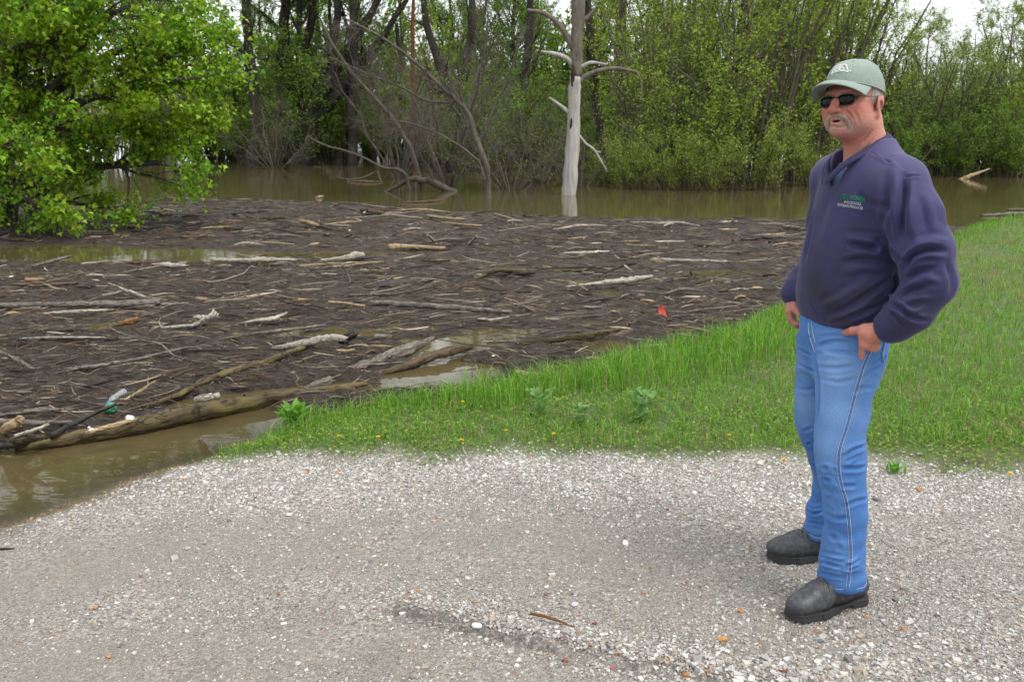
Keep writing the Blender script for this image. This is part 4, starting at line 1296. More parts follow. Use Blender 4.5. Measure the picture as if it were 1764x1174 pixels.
snag_part('trunk', [(979, 352), (980, 334), (984, 280), (988, 220), (990, 160), (992, 132)], (27, 25, 24, 22, 20, 18), M_SNAG, n=22)
snag_part('upper_trunk', [(992, 134), (993, 100), (994, 60), (996, 20), (999, -40), (1002, -120)], (18.5, 19, 20, 22, 19, 12), M_SNAG_BARK, n=18)
snag_part('charred_strip', [(986, 152, -.1), (987, 130, -.13), (988, 112, -.12)], (4, 8, 4), M_CHAR, 7)
snag_part('charred_strip', [(982, 240, -.1), (984, 215, -.15), (986, 195, -.1)], (2, 5, 3), M_CHAR, 7)
for pix, w, mt in (([(989, 88), (976, 62), (962, 42), (940, 24), (908, 18)], (13, 11, 9, 8, 5), M_SNAG_BARK), ([(989, 112), (975, 100), (955, 93), (932, 89)], (11, 8, 7, 4), M_SNAG),
                   ([(998, 142), (1010, 130), (1035, 121), (1065, 118), (1097, 124)], (11, 8, 8, 7, 4), M_SNAG_BARK), ([(986, 200), (972, 187), (960, 178), (946, 168)], (8, 6, 5, 3), M_SNAG),
                   ([(998, 234), (1010, 248), (1025, 260), (1046, 296)], (5, 4, 4, 2), M_SNAG), ([(1000, 116), (1018, 108), (1044, 111)], (7, 6, 3), M_SNAG), ([(1000, 40), (1014, 28), (1030, 10)], (8, 7, 4), M_SNAG_BARK),
                   ([(1097, 124), (1104, 140), (1107, 180)], (4, 3, 1), M_SNAG_BARK), ([(1025, 260), (1035, 262)], (3, 1), M_SNAG)):
    snag_part('branch', pix, w, mt, 7)

# --- willows and brush along the far shore, placed one by one
for px, Y, t, sc, lab in ((1120, 33, 2, 1.1, 'yellow-green willow clump right of the dead snag'), (1190, 31, 0, 1.15, 'low bright willow leaning over the water right of centre'),
                          (1285, 32, 2, 1.25, 'tall bright willow left of the man'), (1380, 34, 2, 1.3, 'tall bright willow directly left of the man\'s cap'), (1330, 38, 2, 1.5, 'high arching willow behind the bright ones'),
                          (1150, 42, 2, 1.5, 'tall willow rising behind the yellow-green clump'), (1440, 42, 2, 1.35, 'leafy willow behind the man\'s head'), (1240, 45, 2, 1.6, 'tallest willow in the back row left of the man')):
    wood_at(px, Y, BUSH[t], 'willow', lab, 'willow', 'willows along the flooded shore', sc)
for px, Y, sc, lab in ((1085, 29.5, .85, 'yellowish low shrub in the water beside the dead snag'), (1150, 29, .9, 'yellow-leaved low shrub at the water right of the snag'), (1225, 28.5, .85, 'yellow-green low shrub halfway to the man'), (1300, 29, 1.0, 'low yellow shrub nearest the man on his left'),
                       (1395, 31, 1.0, 'low shrub at the water behind the man\'s shoulder'), (1040, 32, .7, 'small yellowish shrub right behind the dead snag')):
    wood_at(px, Y, YBUSH, 'low_shrub', lab, 'shrub', 'yellowish shrubs at the water edge', sc)
for px, Y, t, sc, lab in ((775, 31, 0, .8, 'bare grey brush behind the leaning tree'), (880, 29, 1, .75, 'bare low brush right of the leaning tree'), (690, 36, 0, .9, 'bare grey brush around the rusty trunk'), (930, 33, 1, .9, 'bare twiggy brush left of the dead snag'),
                          (1000, 31, 1, .7, 'low bare brush at the foot of the dead snag'), (480, 47, 1, .9, 'thin brush at the foot of the black twin trunks')):
    wood_at(px, Y, BRUSH[t], 'bare_brush', lab, 'brush', 'bare brush standing in the flood', sc)
# right: the shore runs away from the camera
for px, Y, t, sc, lab in ((1530, 44, 4, .95, 'grey-green willow just right of the man\'s head'), (1575, 41, 4, .9, 'grey-green willow above the man\'s shoulder'), (1625, 42, 4, .95, 'grey-green willow at the far right shore'), (1690, 41, 1, .95, 'darker green shrub at the far right shore'),
                          (1755, 40, 0, 1.15, 'bright green willow at the right edge of the photo'), (1810, 44, 2, 1.0, 'willow cut off by the right edge of the photo'), (1500, 56, 2, .95, 'willow behind the man\'s cap'), (1655, 60, 1, 1.1, 'dark shrub behind the far right willows'), (1590, 64, 2, 1.0, 'light willow in the gap below the open sky'), (1550, 38, 3, .9, 'low leafy bush at the waterline above the man\'s shoulder'), (1640, 38.5, 3, .9, 'low leafy bush behind the floating branch'), (1725, 38, 3, 1.0, 'low leafy bush at the right waterline'), (1660, 46, 4, 1.1, 'tall soft grey-green willow at the right'), (1722, 47, 4, 1.25, 'tallest soft grey-green willow near the right edge'), (1785, 43, 4, 1.2, 'soft grey-green willow at the right photo edge')):
    wood_at(px, Y, BUSH[t], 'willow', lab, 'willow', 'willows of the far right shore', sc)
for px, Y, t, sc, lab in ((1545, 110, 3, .95, 'distant grey-green tree left of the sky gap'), (1620, 100, 2, .85, 'distant light tree under the open sky'), (1665, 90, 3, .8, 'distant rounded tree at the right under the sky'), (1720, 78, 2, .95, 'tall light tree near the right edge'), (1775, 70, 0, .85, 'dark-limbed tree at the right edge of the photo'), (1840, 66, 3, .9, 'tall tree just beyond the right edge'), (1600, 120, 0, .9, 'distant dark tree behind the light ones')):
    wood_at(px, Y, TALL[t], 'shore_tree', lab, 'tree', 'distant trees at the far right', sc)

# branch sticking out of the water at the right, and scraps afloat by the fallen tree
ba, bb, bc = at(1655, 311, 36), at(1672, 303, 36), at(1704, 291, 36.2)
tag(link('floating_branch', log_mesh('floating_branch', [np.zeros(3), bb - ba, bc - ba], (.11, .09, .03), M_W['tan'], 8, seed=81), loc=tuple(ba)), 'pale bare branch sticking up from the water right of the man', 'branch')
for k, (x0, y0, x1, y1, w, lab) in enumerate(((692, 349, 770, 345, 3, 'thin dark scrap afloat below the fallen tree'), (545, 341, 556, 338, 5, 'pale chip afloat below the black trunks'), (600, 312, 660, 314, 4, 'tan sliver afloat left of the fallen tree'))):
    log('floating_wood', lab, [(x0, y0, .01), ((x0 + x1) / 2, (y0 + y1) / 2, .03), (x1, y1, .01)], (w, w * 1.4, w * .7), 'brown' if k != 1 else 'tan', seed=82 + k, cat='wood')
# ------------------------------------------------------------------ the man: signed-distance sculpting
PO = np.array((1.10, 2.87, 0.0))
rng = np.random.default_rng(33)


def smin(a, b, k):
    if k <= 0:
        return np.minimum(a, b)
    h = np.maximum(k - np.abs(a - b), 0) / k
    return np.minimum(a, b) - h * h * k * .25


class Field:
    """volume grid that shapes are blended into; meshed with surface nets"""
    def __init__(s, lo, hi, h):
        s.lo, s.h = np.array(lo, float), h
        s.n = np.ceil((np.array(hi) - s.lo) / h).astype(int) + 1
        s.f = np.full(s.n, 1.0, np.float32)
        s.R, s.c = np.eye(3), np.zeros(3)

    def frame(s, R=None, c=(0, 0, 0)):
        s.R, s.c = (np.eye(3) if R is None else np.array(R)), np.array(c, float)

    def region(s, lo, hi):
        cs = np.array([(x, y, z) for x in (lo[0], hi[0]) for y in (lo[1], hi[1]) for z in (lo[2], hi[2])]) @ s.R.T + s.c
        a = np.clip(np.floor((cs.min(0) - s.lo) / s.h).astype(int), 0, s.n)
        b = np.clip(np.ceil((cs.max(0) - s.lo) / s.h).astype(int) + 1, 0, s.n)
        sl = tuple(slice(i, j) for i, j in zip(a, b))
        g = [(s.lo[i] + s.h * np.arange(a[i], b[i])).astype(np.float32) for i in range(3)]
        X, Y, Z = (g[0][:, None, None] - s.c[0], g[1][None, :, None] - s.c[1], g[2][None, None, :] - s.c[2])
        R = s.R
        L = [R[0, i] * X + R[1, i] * Y + R[2, i] * Z for i in range(3)]
        return sl, L

    def put(s, lo, hi, fn, k=0.0, op='add'):
        pad = max(k, .02)
        sl, (x, y, z) = s.region(np.array(lo) - pad, np.array(hi) + pad)
        if 0 in s.f[sl].shape:
            return
        d = fn(x, y, z)
        if op == 'add':
            s.f[sl] = smin(s.f[sl], d, k)
        else:
            s.f[sl] = -smin(-s.f[sl], d, k)      # carve

    def ball(s, c, r, k=.01, op='add', rot=None):
        c = np.array(c, float)
        r = np.array((r, r, r) if np.isscalar(r) else r, float)
        m = r.max()
        Q = np.eye(3) if rot is None else np.array(Matrix.Rotation(rot[0], 3, rot[1]))

        def fn(x, y, z):
            x, y, z = x - c[0], y - c[1], z - c[2]
            if rot is not None:
                x, y, z = Q[0, 0] * x + Q[1, 0] * y + Q[2, 0] * z, Q[0, 1] * x + Q[1, 1] * y + Q[2, 1] * z, Q[0, 2] * x + Q[1, 2] * y + Q[2, 2] * z
            k0 = np.sqrt((x / r[0]) ** 2 + (y / r[1]) ** 2 + (z / r[2]) ** 2)
            k1 = np.sqrt((x / r[0] ** 2) ** 2 + (y / r[1] ** 2) ** 2 + (z / r[2] ** 2) ** 2)
            return k0 * (k0 - 1) / np.maximum(k1, 1e-6)
        s.put(c - m, c + m, fn, k, op)

    def cone(s, a, b, ra, rb, k=.01, op='add'):
        a, b = np.array(a, float), np.array(b, float)
        e = b - a
        L2 = e @ e

        def fn(x, y, z):
            t = np.clip(((x - a[0]) * e[0] + (y - a[1]) * e[1] + (z - a[2]) * e[2]) / L2, 0, 1)
            return np.sqrt((x - a[0] - t * e[0]) ** 2 + (y - a[1] - t * e[1]) ** 2 + (z - a[2] - t * e[2]) ** 2) - (ra + (rb - ra) * t)
        m = max(ra, rb)
        s.put(np.minimum(a, b) - m, np.maximum(a, b) + m, fn, k, op)

    def chain(s, pts, rads, k=.01):
        for i in range(len(pts) - 1):
            s.cone(pts[i], pts[i + 1], rads[i], rads[i + 1], k)

    def loft(s, rows, yaw=0.0, k=.02, p=2.0):
        """rows (z, cx, cy, rx, ry): a limb or trunk built of ellipses stacked along z"""
        rows = np.array(sorted(rows), float)
        zf = np.linspace(rows[0, 0], rows[-1, 0], 160)
        fine = np.stack([zf] + [np.interp(zf, rows[:, 0], rows[:, i]) for i in range(1, 5)], 1)
        kr = np.hanning(23)
        kr /= kr.sum()
        for i in range(1, 5):
            fine[:, i] = np.convolve(np.pad(fine[:, i], 11, mode='edge'), kr, 'valid')
        z0, z1 = rows[0, 0], rows[-1, 0]
        cy_, sy_ = math.cos(yaw), math.sin(yaw)

        def fn(x, y, z):
            cx, cy, rx, ry = [np.interp(z, fine[:, 0], fine[:, i]).astype(np.float32) for i in (1, 2, 3, 4)]
            u, v = (x - cx) * cy_ + (y - cy) * sy_, -(x - cx) * sy_ + (y - cy) * cy_
            q = ((np.abs(u) / rx) ** p + (np.abs(v) / ry) ** p) ** (1 / p)
            d = (q - 1) * np.minimum(rx, ry)
            return np.maximum(d, np.maximum(z0 - z, z - z1))
        m = rows[:, 3:].max() + .02
        s.put((rows[:, 1].min() - m, rows[:, 2].min() - m, z0), (rows[:, 1].max() + m, rows[:, 2].max() + m, z1), fn, k)

    def mesh(s):
        f, n = s.f, s.n
        ins = f < 0
        c = np.zeros(n - 1, np.uint8)
        for a in (0, 1):
            for b in (0, 1):
                for d in (0, 1):
                    c += ins[a:n[0] - 1 + a, b:n[1] - 1 + b, d:n[2] - 1 + d]
        act = (c > 0) & (c < 8)
        ids = np.argwhere(act)
        num = np.full(n - 1, -1, np.int32)
        num[act] = np.arange(len(ids))
        acc, cnt = np.zeros((len(ids), 3)), np.zeros(len(ids))
        cor = [np.array((a, b, d)) for a in (0, 1) for b in (0, 1) for d in (0, 1)]
        for i in range(8):
            for j in range(i + 1, 8):
                if np.abs(cor[i] - cor[j]).sum() != 1:
                    continue
                fa = f[tuple((ids + cor[i]).T)].astype(float)
                fb = f[tuple((ids + cor[j]).T)].astype(float)
                m = (fa < 0) != (fb < 0)
                t = fa[m] / (fa[m] - fb[m])
                acc[m] += cor[i] + t[:, None] * (cor[j] - cor[i])
                cnt[m] += 1
        V = s.lo + s.h * (ids + acc / cnt[:, None])
        Fs = []
        for ax in range(3):
            A = [slice(None)] * 3
            B = [slice(None)] * 3
            A[ax], B[ax] = slice(0, -1), slice(1, None)
            e = np.argwhere(ins[tuple(A)] != ins[tuple(B)])
            o1, o2 = [i for i in range(3) if i != ax]
            e = e[(e[:, o1] > 0) & (e[:, o2] > 0) & (e[:, o1] < n[o1] - 1) & (e[:, o2] < n[o2] - 1)]
            u, v = np.zeros(3, int), np.zeros(3, int)
            u[o1], v[o2] = 1, 1
            q = np.stack([num[tuple((e - u - v).T)], num[tuple((e - v).T)], num[tuple(e.T)], num[tuple((e - u).T)]], -1)
            flip = ins[tuple(e.T)] ^ (ax == 1)
            q[~flip] = q[~flip][:, ::-1]
            Fs.append(q)
        F = np.concatenate(Fs)
        return V, F[(F >= 0).all(1)]


def vnormals(V, F):
    n = np.cross(V[F[:, 2]] - V[F[:, 0]], V[F[:, 3]] - V[F[:, 1]])
    N = np.zeros_like(V)
    for i in range(4):
        np.add.at(N, F[:, i], n)
    return norm(N)


def relax(V, F, it=1, lam=.5):
    """Laplacian smoothing that takes the stair steps off a surface-net mesh"""
    E = np.concatenate([F[:, [0, 1]], F[:, [1, 2]], F[:, [2, 3]], F[:, [3, 0]]])
    E = np.concatenate([E, E[:, ::-1]])
    cnt = np.bincount(E[:, 0], minlength=len(V))[:, None]
    for _ in range(it):
        A = np.stack([np.bincount(E[:, 0], weights=V[E[:, 1], i], minlength=len(V)) for i in range(3)], -1)
        V = V + lam * (A / np.maximum(cnt, 1) - V)
    return V


def bvh_of(V, F):
    return BVHTree.FromPolygons([tuple(v) for v in V.tolist()], [tuple(f) for f in F.tolist()])


def pick(bvh, px, py):
    """point of the figure that this photograph pixel shows (figure coordinates)"""
    d = Vector(ray(px, py)).normalized()
    h = bvh.ray_cast(Vector((0, 0, CAM_H)) - Vector(PO), d)
    return (None, None) if h[0] is None else (np.array(h[0]), np.array(h[1]))


FOLD = 1.75


def folds(V, F, strokes, jobs=None):
    """press creases (negative) and ridges (positive) into the cloth along traced lines"""
    b = bvh_of(V, F)
    N = vnormals(V, F)
    D = np.zeros(len(V))
    for pix, w, amp in strokes:
        w = w * .74
        amp = amp * (.7 if amp > 0 else 1)
        pts = [pick(b, *p)[0] for p in pix]
        pts = [p for p in pts if p is not None]
        if len(pts) < 2:
            continue
        P = polyline(pts, 4 * len(pts))
        k = np.where(((V > P.min(0) - 3 * w) & (V < P.max(0) + 3 * w)).all(1))[0]
        if not len(k):
            continue
        d = np.full(len(k), 1e9)
        tt = np.zeros(len(k))
        for i in range(len(P) - 1):
            e = P[i + 1] - P[i]
            t = np.clip(((V[k] - P[i]) @ e) / max(e @ e, 1e-9), 0, 1)
            q = np.linalg.norm(V[k] - P[i] - t[:, None] * e, axis=1)
            m = q < d
            d[m] = q[m]
            tt[m] = (i + t[m]) / (len(P) - 1)
        taper = np.minimum(1, 4 * np.minimum(tt, 1 - tt) + .12)
        g = np.exp(-(d / w) ** 1.35) if amp < 0 else np.exp(-(d / w) ** 2)
        D[k] += FOLD * amp * taper * (g - .5 * np.exp(-((d - 1.9 * w) / w) ** 2))
    return V + N * D[:, None]


def part(name, V, F, mat, parent, attrs=None, sm=True):
    return link(name, mesh_np(name, V, F, mat, attrs, sm), parent)


person = thing('person', 'man in purple-navy sweatshirt, jeans, grey-green cap and sunglasses, thumbs in pockets', 'person', PO)

# --- materials
def mat_skin():
    t = NT('ruddy_skin')
    o = t.obj()
    c = t.mix(t.noise(o, 22, 5, .6), (.42, .185, .13), (.49, .24, .175))
    c = t.mix(t.attr('red').outputs['Fac'], c, (.4, .095, .068))
    c = t.mix(t.ramp(t.noise(o, 110, 5, .7), [(.4, 0.0), (.72, .55)]), c, (.4, .15, .11))
    c = t.mix(t.ramp(t.noise(o, 260, 3, .7), [(.58, 0.0), (.75, .5)]), c, (.62, .4, .32))
    c = t.mix(t.attr('beard').outputs['Fac'], c, t.mix(t.noise(o, 900, 2), (.33, .21, .17), (.44, .33, .28)))
    c = t.mix(t.attr('mouth').outputs['Fac'], c, (.03, .01, .009))
    t.p(Base_Color=c, Roughness=.5, Normal=t.bump(t.math('ADD', t.noise(o, 420, 3), t.math('MULTIPLY', t.noise(o, 120, 3), 1.2)), .6, .0025))
    t.b.inputs['Subsurface Weight'].default_value = .12
    t.b.inputs['Subsurface Radius'].default_value = (1, .35, .2)
    t.b.inputs['Subsurface Scale'].default_value = .008
    t.b.inputs['Specular IOR Level'].default_value = .4
    return t.m


def mat_cloth(name, base, alt, weave, rough=.85, extra=None, sheen=.0):
    t = NT(name)
    o = t.obj()
    c = t.mix(t.ramp(t.noise(o, 6, 5, .6), [(.35, 0.0), (.7, 1.0)]), base, alt)
    for nm, col in (extra or {}).items():
        c = t.mix(t.attr(nm).outputs['Fac'], c, col)
    w = t.noise(t.scale(o, (1, 1, .35)), weave, 2, .6)
    c = t.mix(1.0, c, t.ramp(w, [(.2, .72), (.8, 1.28)]), 'MULTIPLY')
    t.p(Base_Color=c, Roughness=rough, Normal=t.bump(t.math('ADD', w, t.math('MULTIPLY', t.noise(o, 45, 4), .8)), .22, .002))
    t.b.inputs['Specular IOR Level'].default_value = .25
    if sheen:
        t.b.inputs['Sheen Weight'].default_value = sheen
        t.b.inputs['Sheen Roughness'].default_value = .4
    return t.m


M_SKIN = mat_skin()
M_SHIRT = mat_cloth('navy_sweatshirt_cloth', (.028, .027, .078), (.038, .035, .098), 500, .75, dict(dirt=(.024, .02, .024), fade=(.088, .078, .17)), .12)  # fade tint: worn-pale top plus side light painted on the outer sleeve
M_RIB = mat_cloth('navy_ribbed_cloth', (.034, .032, .08), (.042, .038, .095), 350, .85)
M_DENIM = mat_cloth('blue_denim', (.045, .135, .36), (.065, .17, .41), 650, .9, dict(fade=(.2, .34, .58), dusk=(.024, .062, .18)), .08)
M_STITCH = mat_cloth('pale_stitching', (.36, .4, .45), (.46, .48, .48), 300)
M_UNDER = mat_cloth('blue_undershirt', (.06, .1, .2), (.09, .14, .25), 300)
M_CAP = mat_cloth('grey_green_cap_cloth', (.22, .272, .235), (.25, .305, .262), 420, .85)
M_WHITE = mat_cloth('white_embroidery', (.72, .74, .72), (.78, .8, .78), 600)
M_GREEN = mat_cloth('green_embroidery', (.02, .2, .09), (.03, .25, .11), 600)
M_HAIR = mat_cloth('grey_hair', (.4, .37, .34), (.58, .55, .51), 400, .6)
M_MOUS = mat_cloth('sandy_grey_moustache', (.34, .26, .19), (.5, .44, .37), 500, .65)


def mat_boot():
    t = NT('worn_black_leather')
    o = t.obj()
    c = t.mix(t.noise(o, 18, 6, .65), (.016, .017, .02), (.045, .047, .053))
    c = t.mix(t.ramp(t.noise(o, 48, 7, .72, .5), [(.46, 0.0), (.72, .7)]), c, (.11, .115, .12))
    c = t.mix(t.ramp(t.noise(o, 60, 4, .7), [(.6, 0.0), (.74, .5)]), c, (.16, .1, .06))
    f = t.noise(o, 70, 6, .65)
    t.p(Base_Color=c, Roughness=t.ramp(t.noise(o, 30, 4), [(.35, .42), (.65, .75)]), Normal=t.bump(f, .5, .004))
    return t.m


def mat_plain(name, col, rough=.5, metal=0.0, spec=.5):
    t = NT(name)
    o = t.obj()
    t.p(Base_Color=t.mix(t.noise(o, 120, 3), col, tuple(min(1, c * 1.15 + .002) for c in col)), Roughness=rough, Metallic=metal)
    t.b.inputs['Specular IOR Level'].default_value = spec
    return t.m


M_BOOT = mat_boot()
M_SOLE = mat_plain('black_rubber_sole', (.014, .014, .015), .75)
M_LACE = mat_plain('brown_lace', (.1, .075, .04), .9)
M_FRAME = mat_plain('dark_metal_frame', (.05, .045, .04), .3, .7)
M_LENS = mat_plain('black_tinted_lens', (.003, .003, .003), .08, 0.0, .16)

# --- frames
YAW = math.radians(10)                    # the body faces -X turned a little to the camera
hf = norm(np.array((-.769, -.641, 0)))    # the head is turned further towards the camera
roll = math.radians(5)
hl = np.array((-hf[1], hf[0], 0)) * -1.0
hl = np.array((.641, -.769, 0))
HR0 = np.stack([hl, -hf, np.array((0, 0, 1.0))], 1)
HR = HR0 @ np.array(Matrix.Rotation(-roll, 3, 'Y')) @ np.array(Matrix.Rotation(math.radians(-2), 3, 'X'))
HC = np.array((-.012, .012, 1.703))

# --- body: one continuous surface
B = Field((-.26, -.36, .84), (.34, .46, 1.86), .0031)
B.loft([(.87, .03, .03, .1, .13), (.95, .03, .03, .12, .155), (1.1, .03, .03, .125, .165), (1.3, .045, .03, .115, .17), (1.42, .055, .03, .1, .165), (1.5, .055, .03, .07, .11)], YAW, .02)
B.chain([(.05, .02, 1.45), (.046, .018, 1.56), (.022, .014, 1.64)], [.075, .062, .062], .022)
B.cone((.075, .05, 1.47), (.03, -.035, 1.63), .014, .01, .03)
B.chain([(.085, -.14, 1.44), (.135, -.215, 1.3), (.172, -.262, 1.15), (.11, -.235, 1.05), (.07, -.208, 1.008)], [.055, .045, .04, .036, .027], .02)
B.chain([(.025, .2, 1.44), (.05, .28, 1.3), (.05, .32, 1.16), (-.03, .255, 1.08), (-.085, .215, 1.03)], [.055, .045, .04, .034, .026], .02)
# left hand: thumb hooked into the pocket, fingers hanging and curling back
WL = np.array((.07, -.208, 1.008))
K = [np.array(p) for p in ((.002, -.197, .99), (.018, -.203, .98), (.034, -.2, .972), (.048, -.193, .968))]
for kk, r in zip(K, (.0135, .0135, .013, .012)):
    B.cone(WL, kk, .021, r, .012)
B.chain([K[0], (.006, -.197, .955), (.011, -.188, .925), (.013, -.183, .909)], [.0118, .0105, .0092, .0078], .004)
B.chain([K[1], (.017, -.2, .952), (.036, -.192, .94), (.05, -.188, .944)], [.0118, .0105, .0095, .0085], .004)
B.chain([K[2], (.034, -.194, .947), (.052, -.184, .936), (.064, -.178, .94)], [.0112, .01, .009, .008], .004)
B.chain([K[3], (.05, -.186, .948), (.064, -.175, .94), (.072, -.166, .946)], [.01, .0088, .008, .007], .004)
B.chain([(.05, -.2, 1.014), (.012, -.188, 1.004), (-.012, -.156, .99), (-.022, -.09, .966)], [.017, .0155, .013, .0115], .01)
B.ball((K[0] + (0, -.006, .004)), .0075, .008)
B.ball((K[1] + (0, -.006, .004)), .0075, .008)
# right hand the same way, half hidden by the belly
WR = np.array((-.088, .212, 1.03))
KR = [np.array(p) for p in ((-.108, .185, .985), (-.103, .2, .978), (-.094, .212, .973), (-.084, .22, .97))]
for kk, r in zip(KR, (.0135, .0135, .013, .012)):
    B.cone(WR, kk, .021, r, .012)
for i, kk in enumerate(KR):
    B.chain([kk, kk + (.006, -.006, -.028), kk + (.022, -.02, -.042), kk + (.036, -.03, -.034)], [.0115, .0105, .0095, .0085], .004)
B.chain([(-.09, .19, 1.02), (-.095, .165, 1.0), (-.085, .135, .985)], [.016, .014, .012], .01)
# head in its own frame: x to his left, -y forward, z up, origin between the eyes
B.frame(HR, HC)
B.ball((0, .016, .032), (.076, .096, .082), .02)
B.ball((0, -.03, -.035), (.066, .062, .086), .03)
B.ball((0, -.074, -.09), (.027, .023, .02), .02)
B.ball((0, -.048, -.088), (.036, .04, .024), .025)
for s in (-1, 1):
    B.ball((s * .045, -.012, -.062), (.02, .034, .028), .03)
    B.ball((s * .041, -.062, -.026), (.024, .024, .022), .03)
    B.ball((s * .042, -.05, -.058), (.018, .026, .026), .02)
    B.ball((s * .032, -.072, .002), (.019, .013, .013), .008, 'sub')
    B.ball((s * .032, -.072, .001), .0125, .004)
B.ball((0, -.08, .024), (.05, .016, .011), .014)
B.chain([(0, -.086, .012), (0, -.102, -.01), (0, -.117, -.031)], [.0085, .011, .0145], .01)
for s in (-1, 1):
    B.ball((s * .0145, -.102, -.035), (.009, .012, .009), .006)
    B.ball((s * .0078, -.111, -.044), (.0045, .006, .005), .002, 'sub')
B.ball((0, -.088, -.055), (.03, .016, .016), .012)
B.ball((0, -.095, -.059), (.022, .011, .0055), .005)
B.ball((0, -.094, -.073), (.021, .011, .0065), .005)
B.ball((.002, -.106, -.066), (.017, .014, .0036), .003, 'sub')
for s in (-1, 1):
    B.ball((s * .08, .014, -.024), (.0065, .02, .035), .006, rot=(s * .4, 'Z'))
    B.ball((s * .086, .022, -.008), (.006, .015, .02), .005, rot=(s * .4, 'Z'))
    B.ball((s * .077, .004, -.05), (.0065, .01, .012), .006)
    B.ball((s * .0895, .01, -.024), (.0045, .008, .016), .003, 'sub', rot=(s * .4, 'Z'))
    B.ball((s * .084, .0, -.026), (.005, .005, .008), .004)
B.ball((0, .045, -.06), (.052, .042, .06), .03)
bV, bF = B.mesh()
bV = relax(bV, bF, 1, .4)
Lh = (bV - HC) @ HR            # head coordinates of every vertex


def blob(c, r):
    return np.exp(-(((Lh - np.array(c)) / np.array(r)) ** 2).sum(1))


red = np.clip(.9 * blob((.045, -.07, -.03), (.03, .04, .03)) + .9 * blob((-.045, -.07, -.03), (.03, .04, .03)) + .9 * blob((0, -.12, -.031), (.018, .022, .02)) + .5 * blob((0, -.02, -.13), (.07, .07, .035)) + .55 * blob((0, -.08, -.1), (.03, .03, .02)) + .45 * blob((.08, .014, -.02), (.015, .03, .035)), 0, .85)
hand = bV[:, 2] < 1.06
red[hand] = .3
beard = np.clip(.42 * blob((.035, -.06, -.08), (.035, .05, .028)) + .42 * blob((-.035, -.06, -.08), (.035, .05, .028)) + .3 * blob((0, -.09, -.095), (.03, .03, .02)), 0, .5)
mouth = (blob((.002, -.098, -.066), (.0165, .014, .0042)) > .55).astype(float)
bV = folds(bV, bF, [([(1456, 189), (1464, 196), (1471, 206)], .004, -.003), ([(1502, 224), (1494, 236), (1484, 248)], .0035, -.0028), ([(1508, 234), (1498, 248), (1484, 262)], .0035, -.0025), ([(1436, 217), (1446, 219), (1458, 217)], .004, -.003),
    ([(1484, 172), (1490, 175), (1497, 180)], .0025, -.0015), ([(1483, 167), (1490, 168), (1498, 169)], .0025, -.0015), ([(1445, 240), (1460, 243), (1478, 240)], .004, -.002), ([(1470, 190), (1478, 204), (1480, 214)], .006, -.0015)])
part('body', bV, bF, M_SKIN, person, dict(red=red, beard=beard, mouth=mouth))


def strands(roots, dirs, length, r, mat, name, parent, curl=.25):
    m = len(roots)
    t = np.linspace(0, 1, 4)[None, :, None]
    P = roots[:, None, :] + dirs[:, None, :] * length[:, None, None] * t + rng.normal(0, 1, (m, 1, 3)) * (length * curl)[:, None, None] * t ** 2
    V, F, _ = tubes(P, (r[:, None] * np.array([[1, .9, .7, .25]])), 3)
    o = part(name, V, F, mat, parent)
    o['kind'] = 'stuff'
    return o


def hair_on(V, F, mat, parent, n, length, r, flow, name='strands'):
    N = vnormals(V, F)
    k = rng.integers(0, len(V), n)
    d = norm(N[k] * .35 + np.array(flow) @ HR.T + rng.normal(0, .25, (n, 3)))
    return strands(V[k], d, rng.uniform(.6, 1.2, n) * length, np.full(n, r), mat, name, parent)


H = Field(HC - .16, HC + .16, .0035)
H.frame(HR, HC)
H.ball((0, .02, .025), (.0785, .096, .088), 0)
H.ball((0, .05, -.045), (.058, .05, .05), .02)
H.put((-.15, -.15, -.15), (.15, .15, .15), lambda x, y, z: -np.maximum(np.maximum(-.022 - y + .012 * np.sin(z * 60), -z - .085), z - .06), .0, 'sub')
H.ball((.086, .008, -.025), (.018, .026, .036), .004, 'sub')
H.ball((-.086, .008, -.025), (.018, .026, .036), .004, 'sub')
H.put((-.15, -.15, -.15), (.15, .15, -.028), lambda x, y, z: np.maximum(np.maximum(y - .028, z + .03), -.2 - z), .006, 'sub')
hV, hF = H.mesh()
hair = part('hair', hV, hF, M_HAIR, person)
hair_on(hV, hF, M_HAIR, hair, 2600, .008, .0006, (0, .25, -1.3))

Mo = Field(HC - .16, HC + .16, .002)
Mo.frame(HR, HC)
for s in (-1, 1):
    Mo.chain([(0, -.103, -.047), (s * .016, -.102, -.05), (s * .029, -.094, -.058), (s * .035, -.085, -.07), (s * .037, -.079, -.083)], [.003, .004, .0044, .005, .0042], .004)
mV, mF = Mo.mesh()
mous = part('moustache', mV, mF, M_MOUS, person)
hair_on(mV, mF, M_MOUS, mous, 1000, .007, .00035, (0, -.1, -1.3))

# --- cap
def cap_base(phi):
    """rim of the crown; phi 0 is the front"""
    return np.stack([.0835 * np.sin(phi), .012 - .104 * np.cos(phi), .029 + .021 * np.cos(phi) - .004 * np.sin(phi) ** 2], -1)


CT = np.array((0, .006, .127))


def crown(phi, t, off=0.0):
    b = cap_base(phi)
    ct = np.cos(t * np.pi / 2)[..., None] ** .72
    st = np.sin(t * np.pi / 2)[..., None] ** .92
    xy = CT[:2] + (b[..., :2] - CT[:2]) * ct
    z = b[..., 2:] + (CT[2] - b[..., 2:]) * st
    P = np.concatenate([xy, z], -1)
    nrm = norm(P - np.array((0, .01, .03)))
    seam = np.min(np.abs((phi[..., None] - np.arange(-1, 7) * np.pi / 3 + np.pi) % (2 * np.pi) - np.pi), -1) * np.maximum(ct[..., 0], .15)
    return P + nrm * (off - .0011 * np.exp(-(seam / .016) ** 2))[..., None]


def to_m(P):
    return P @ HR.T + HC


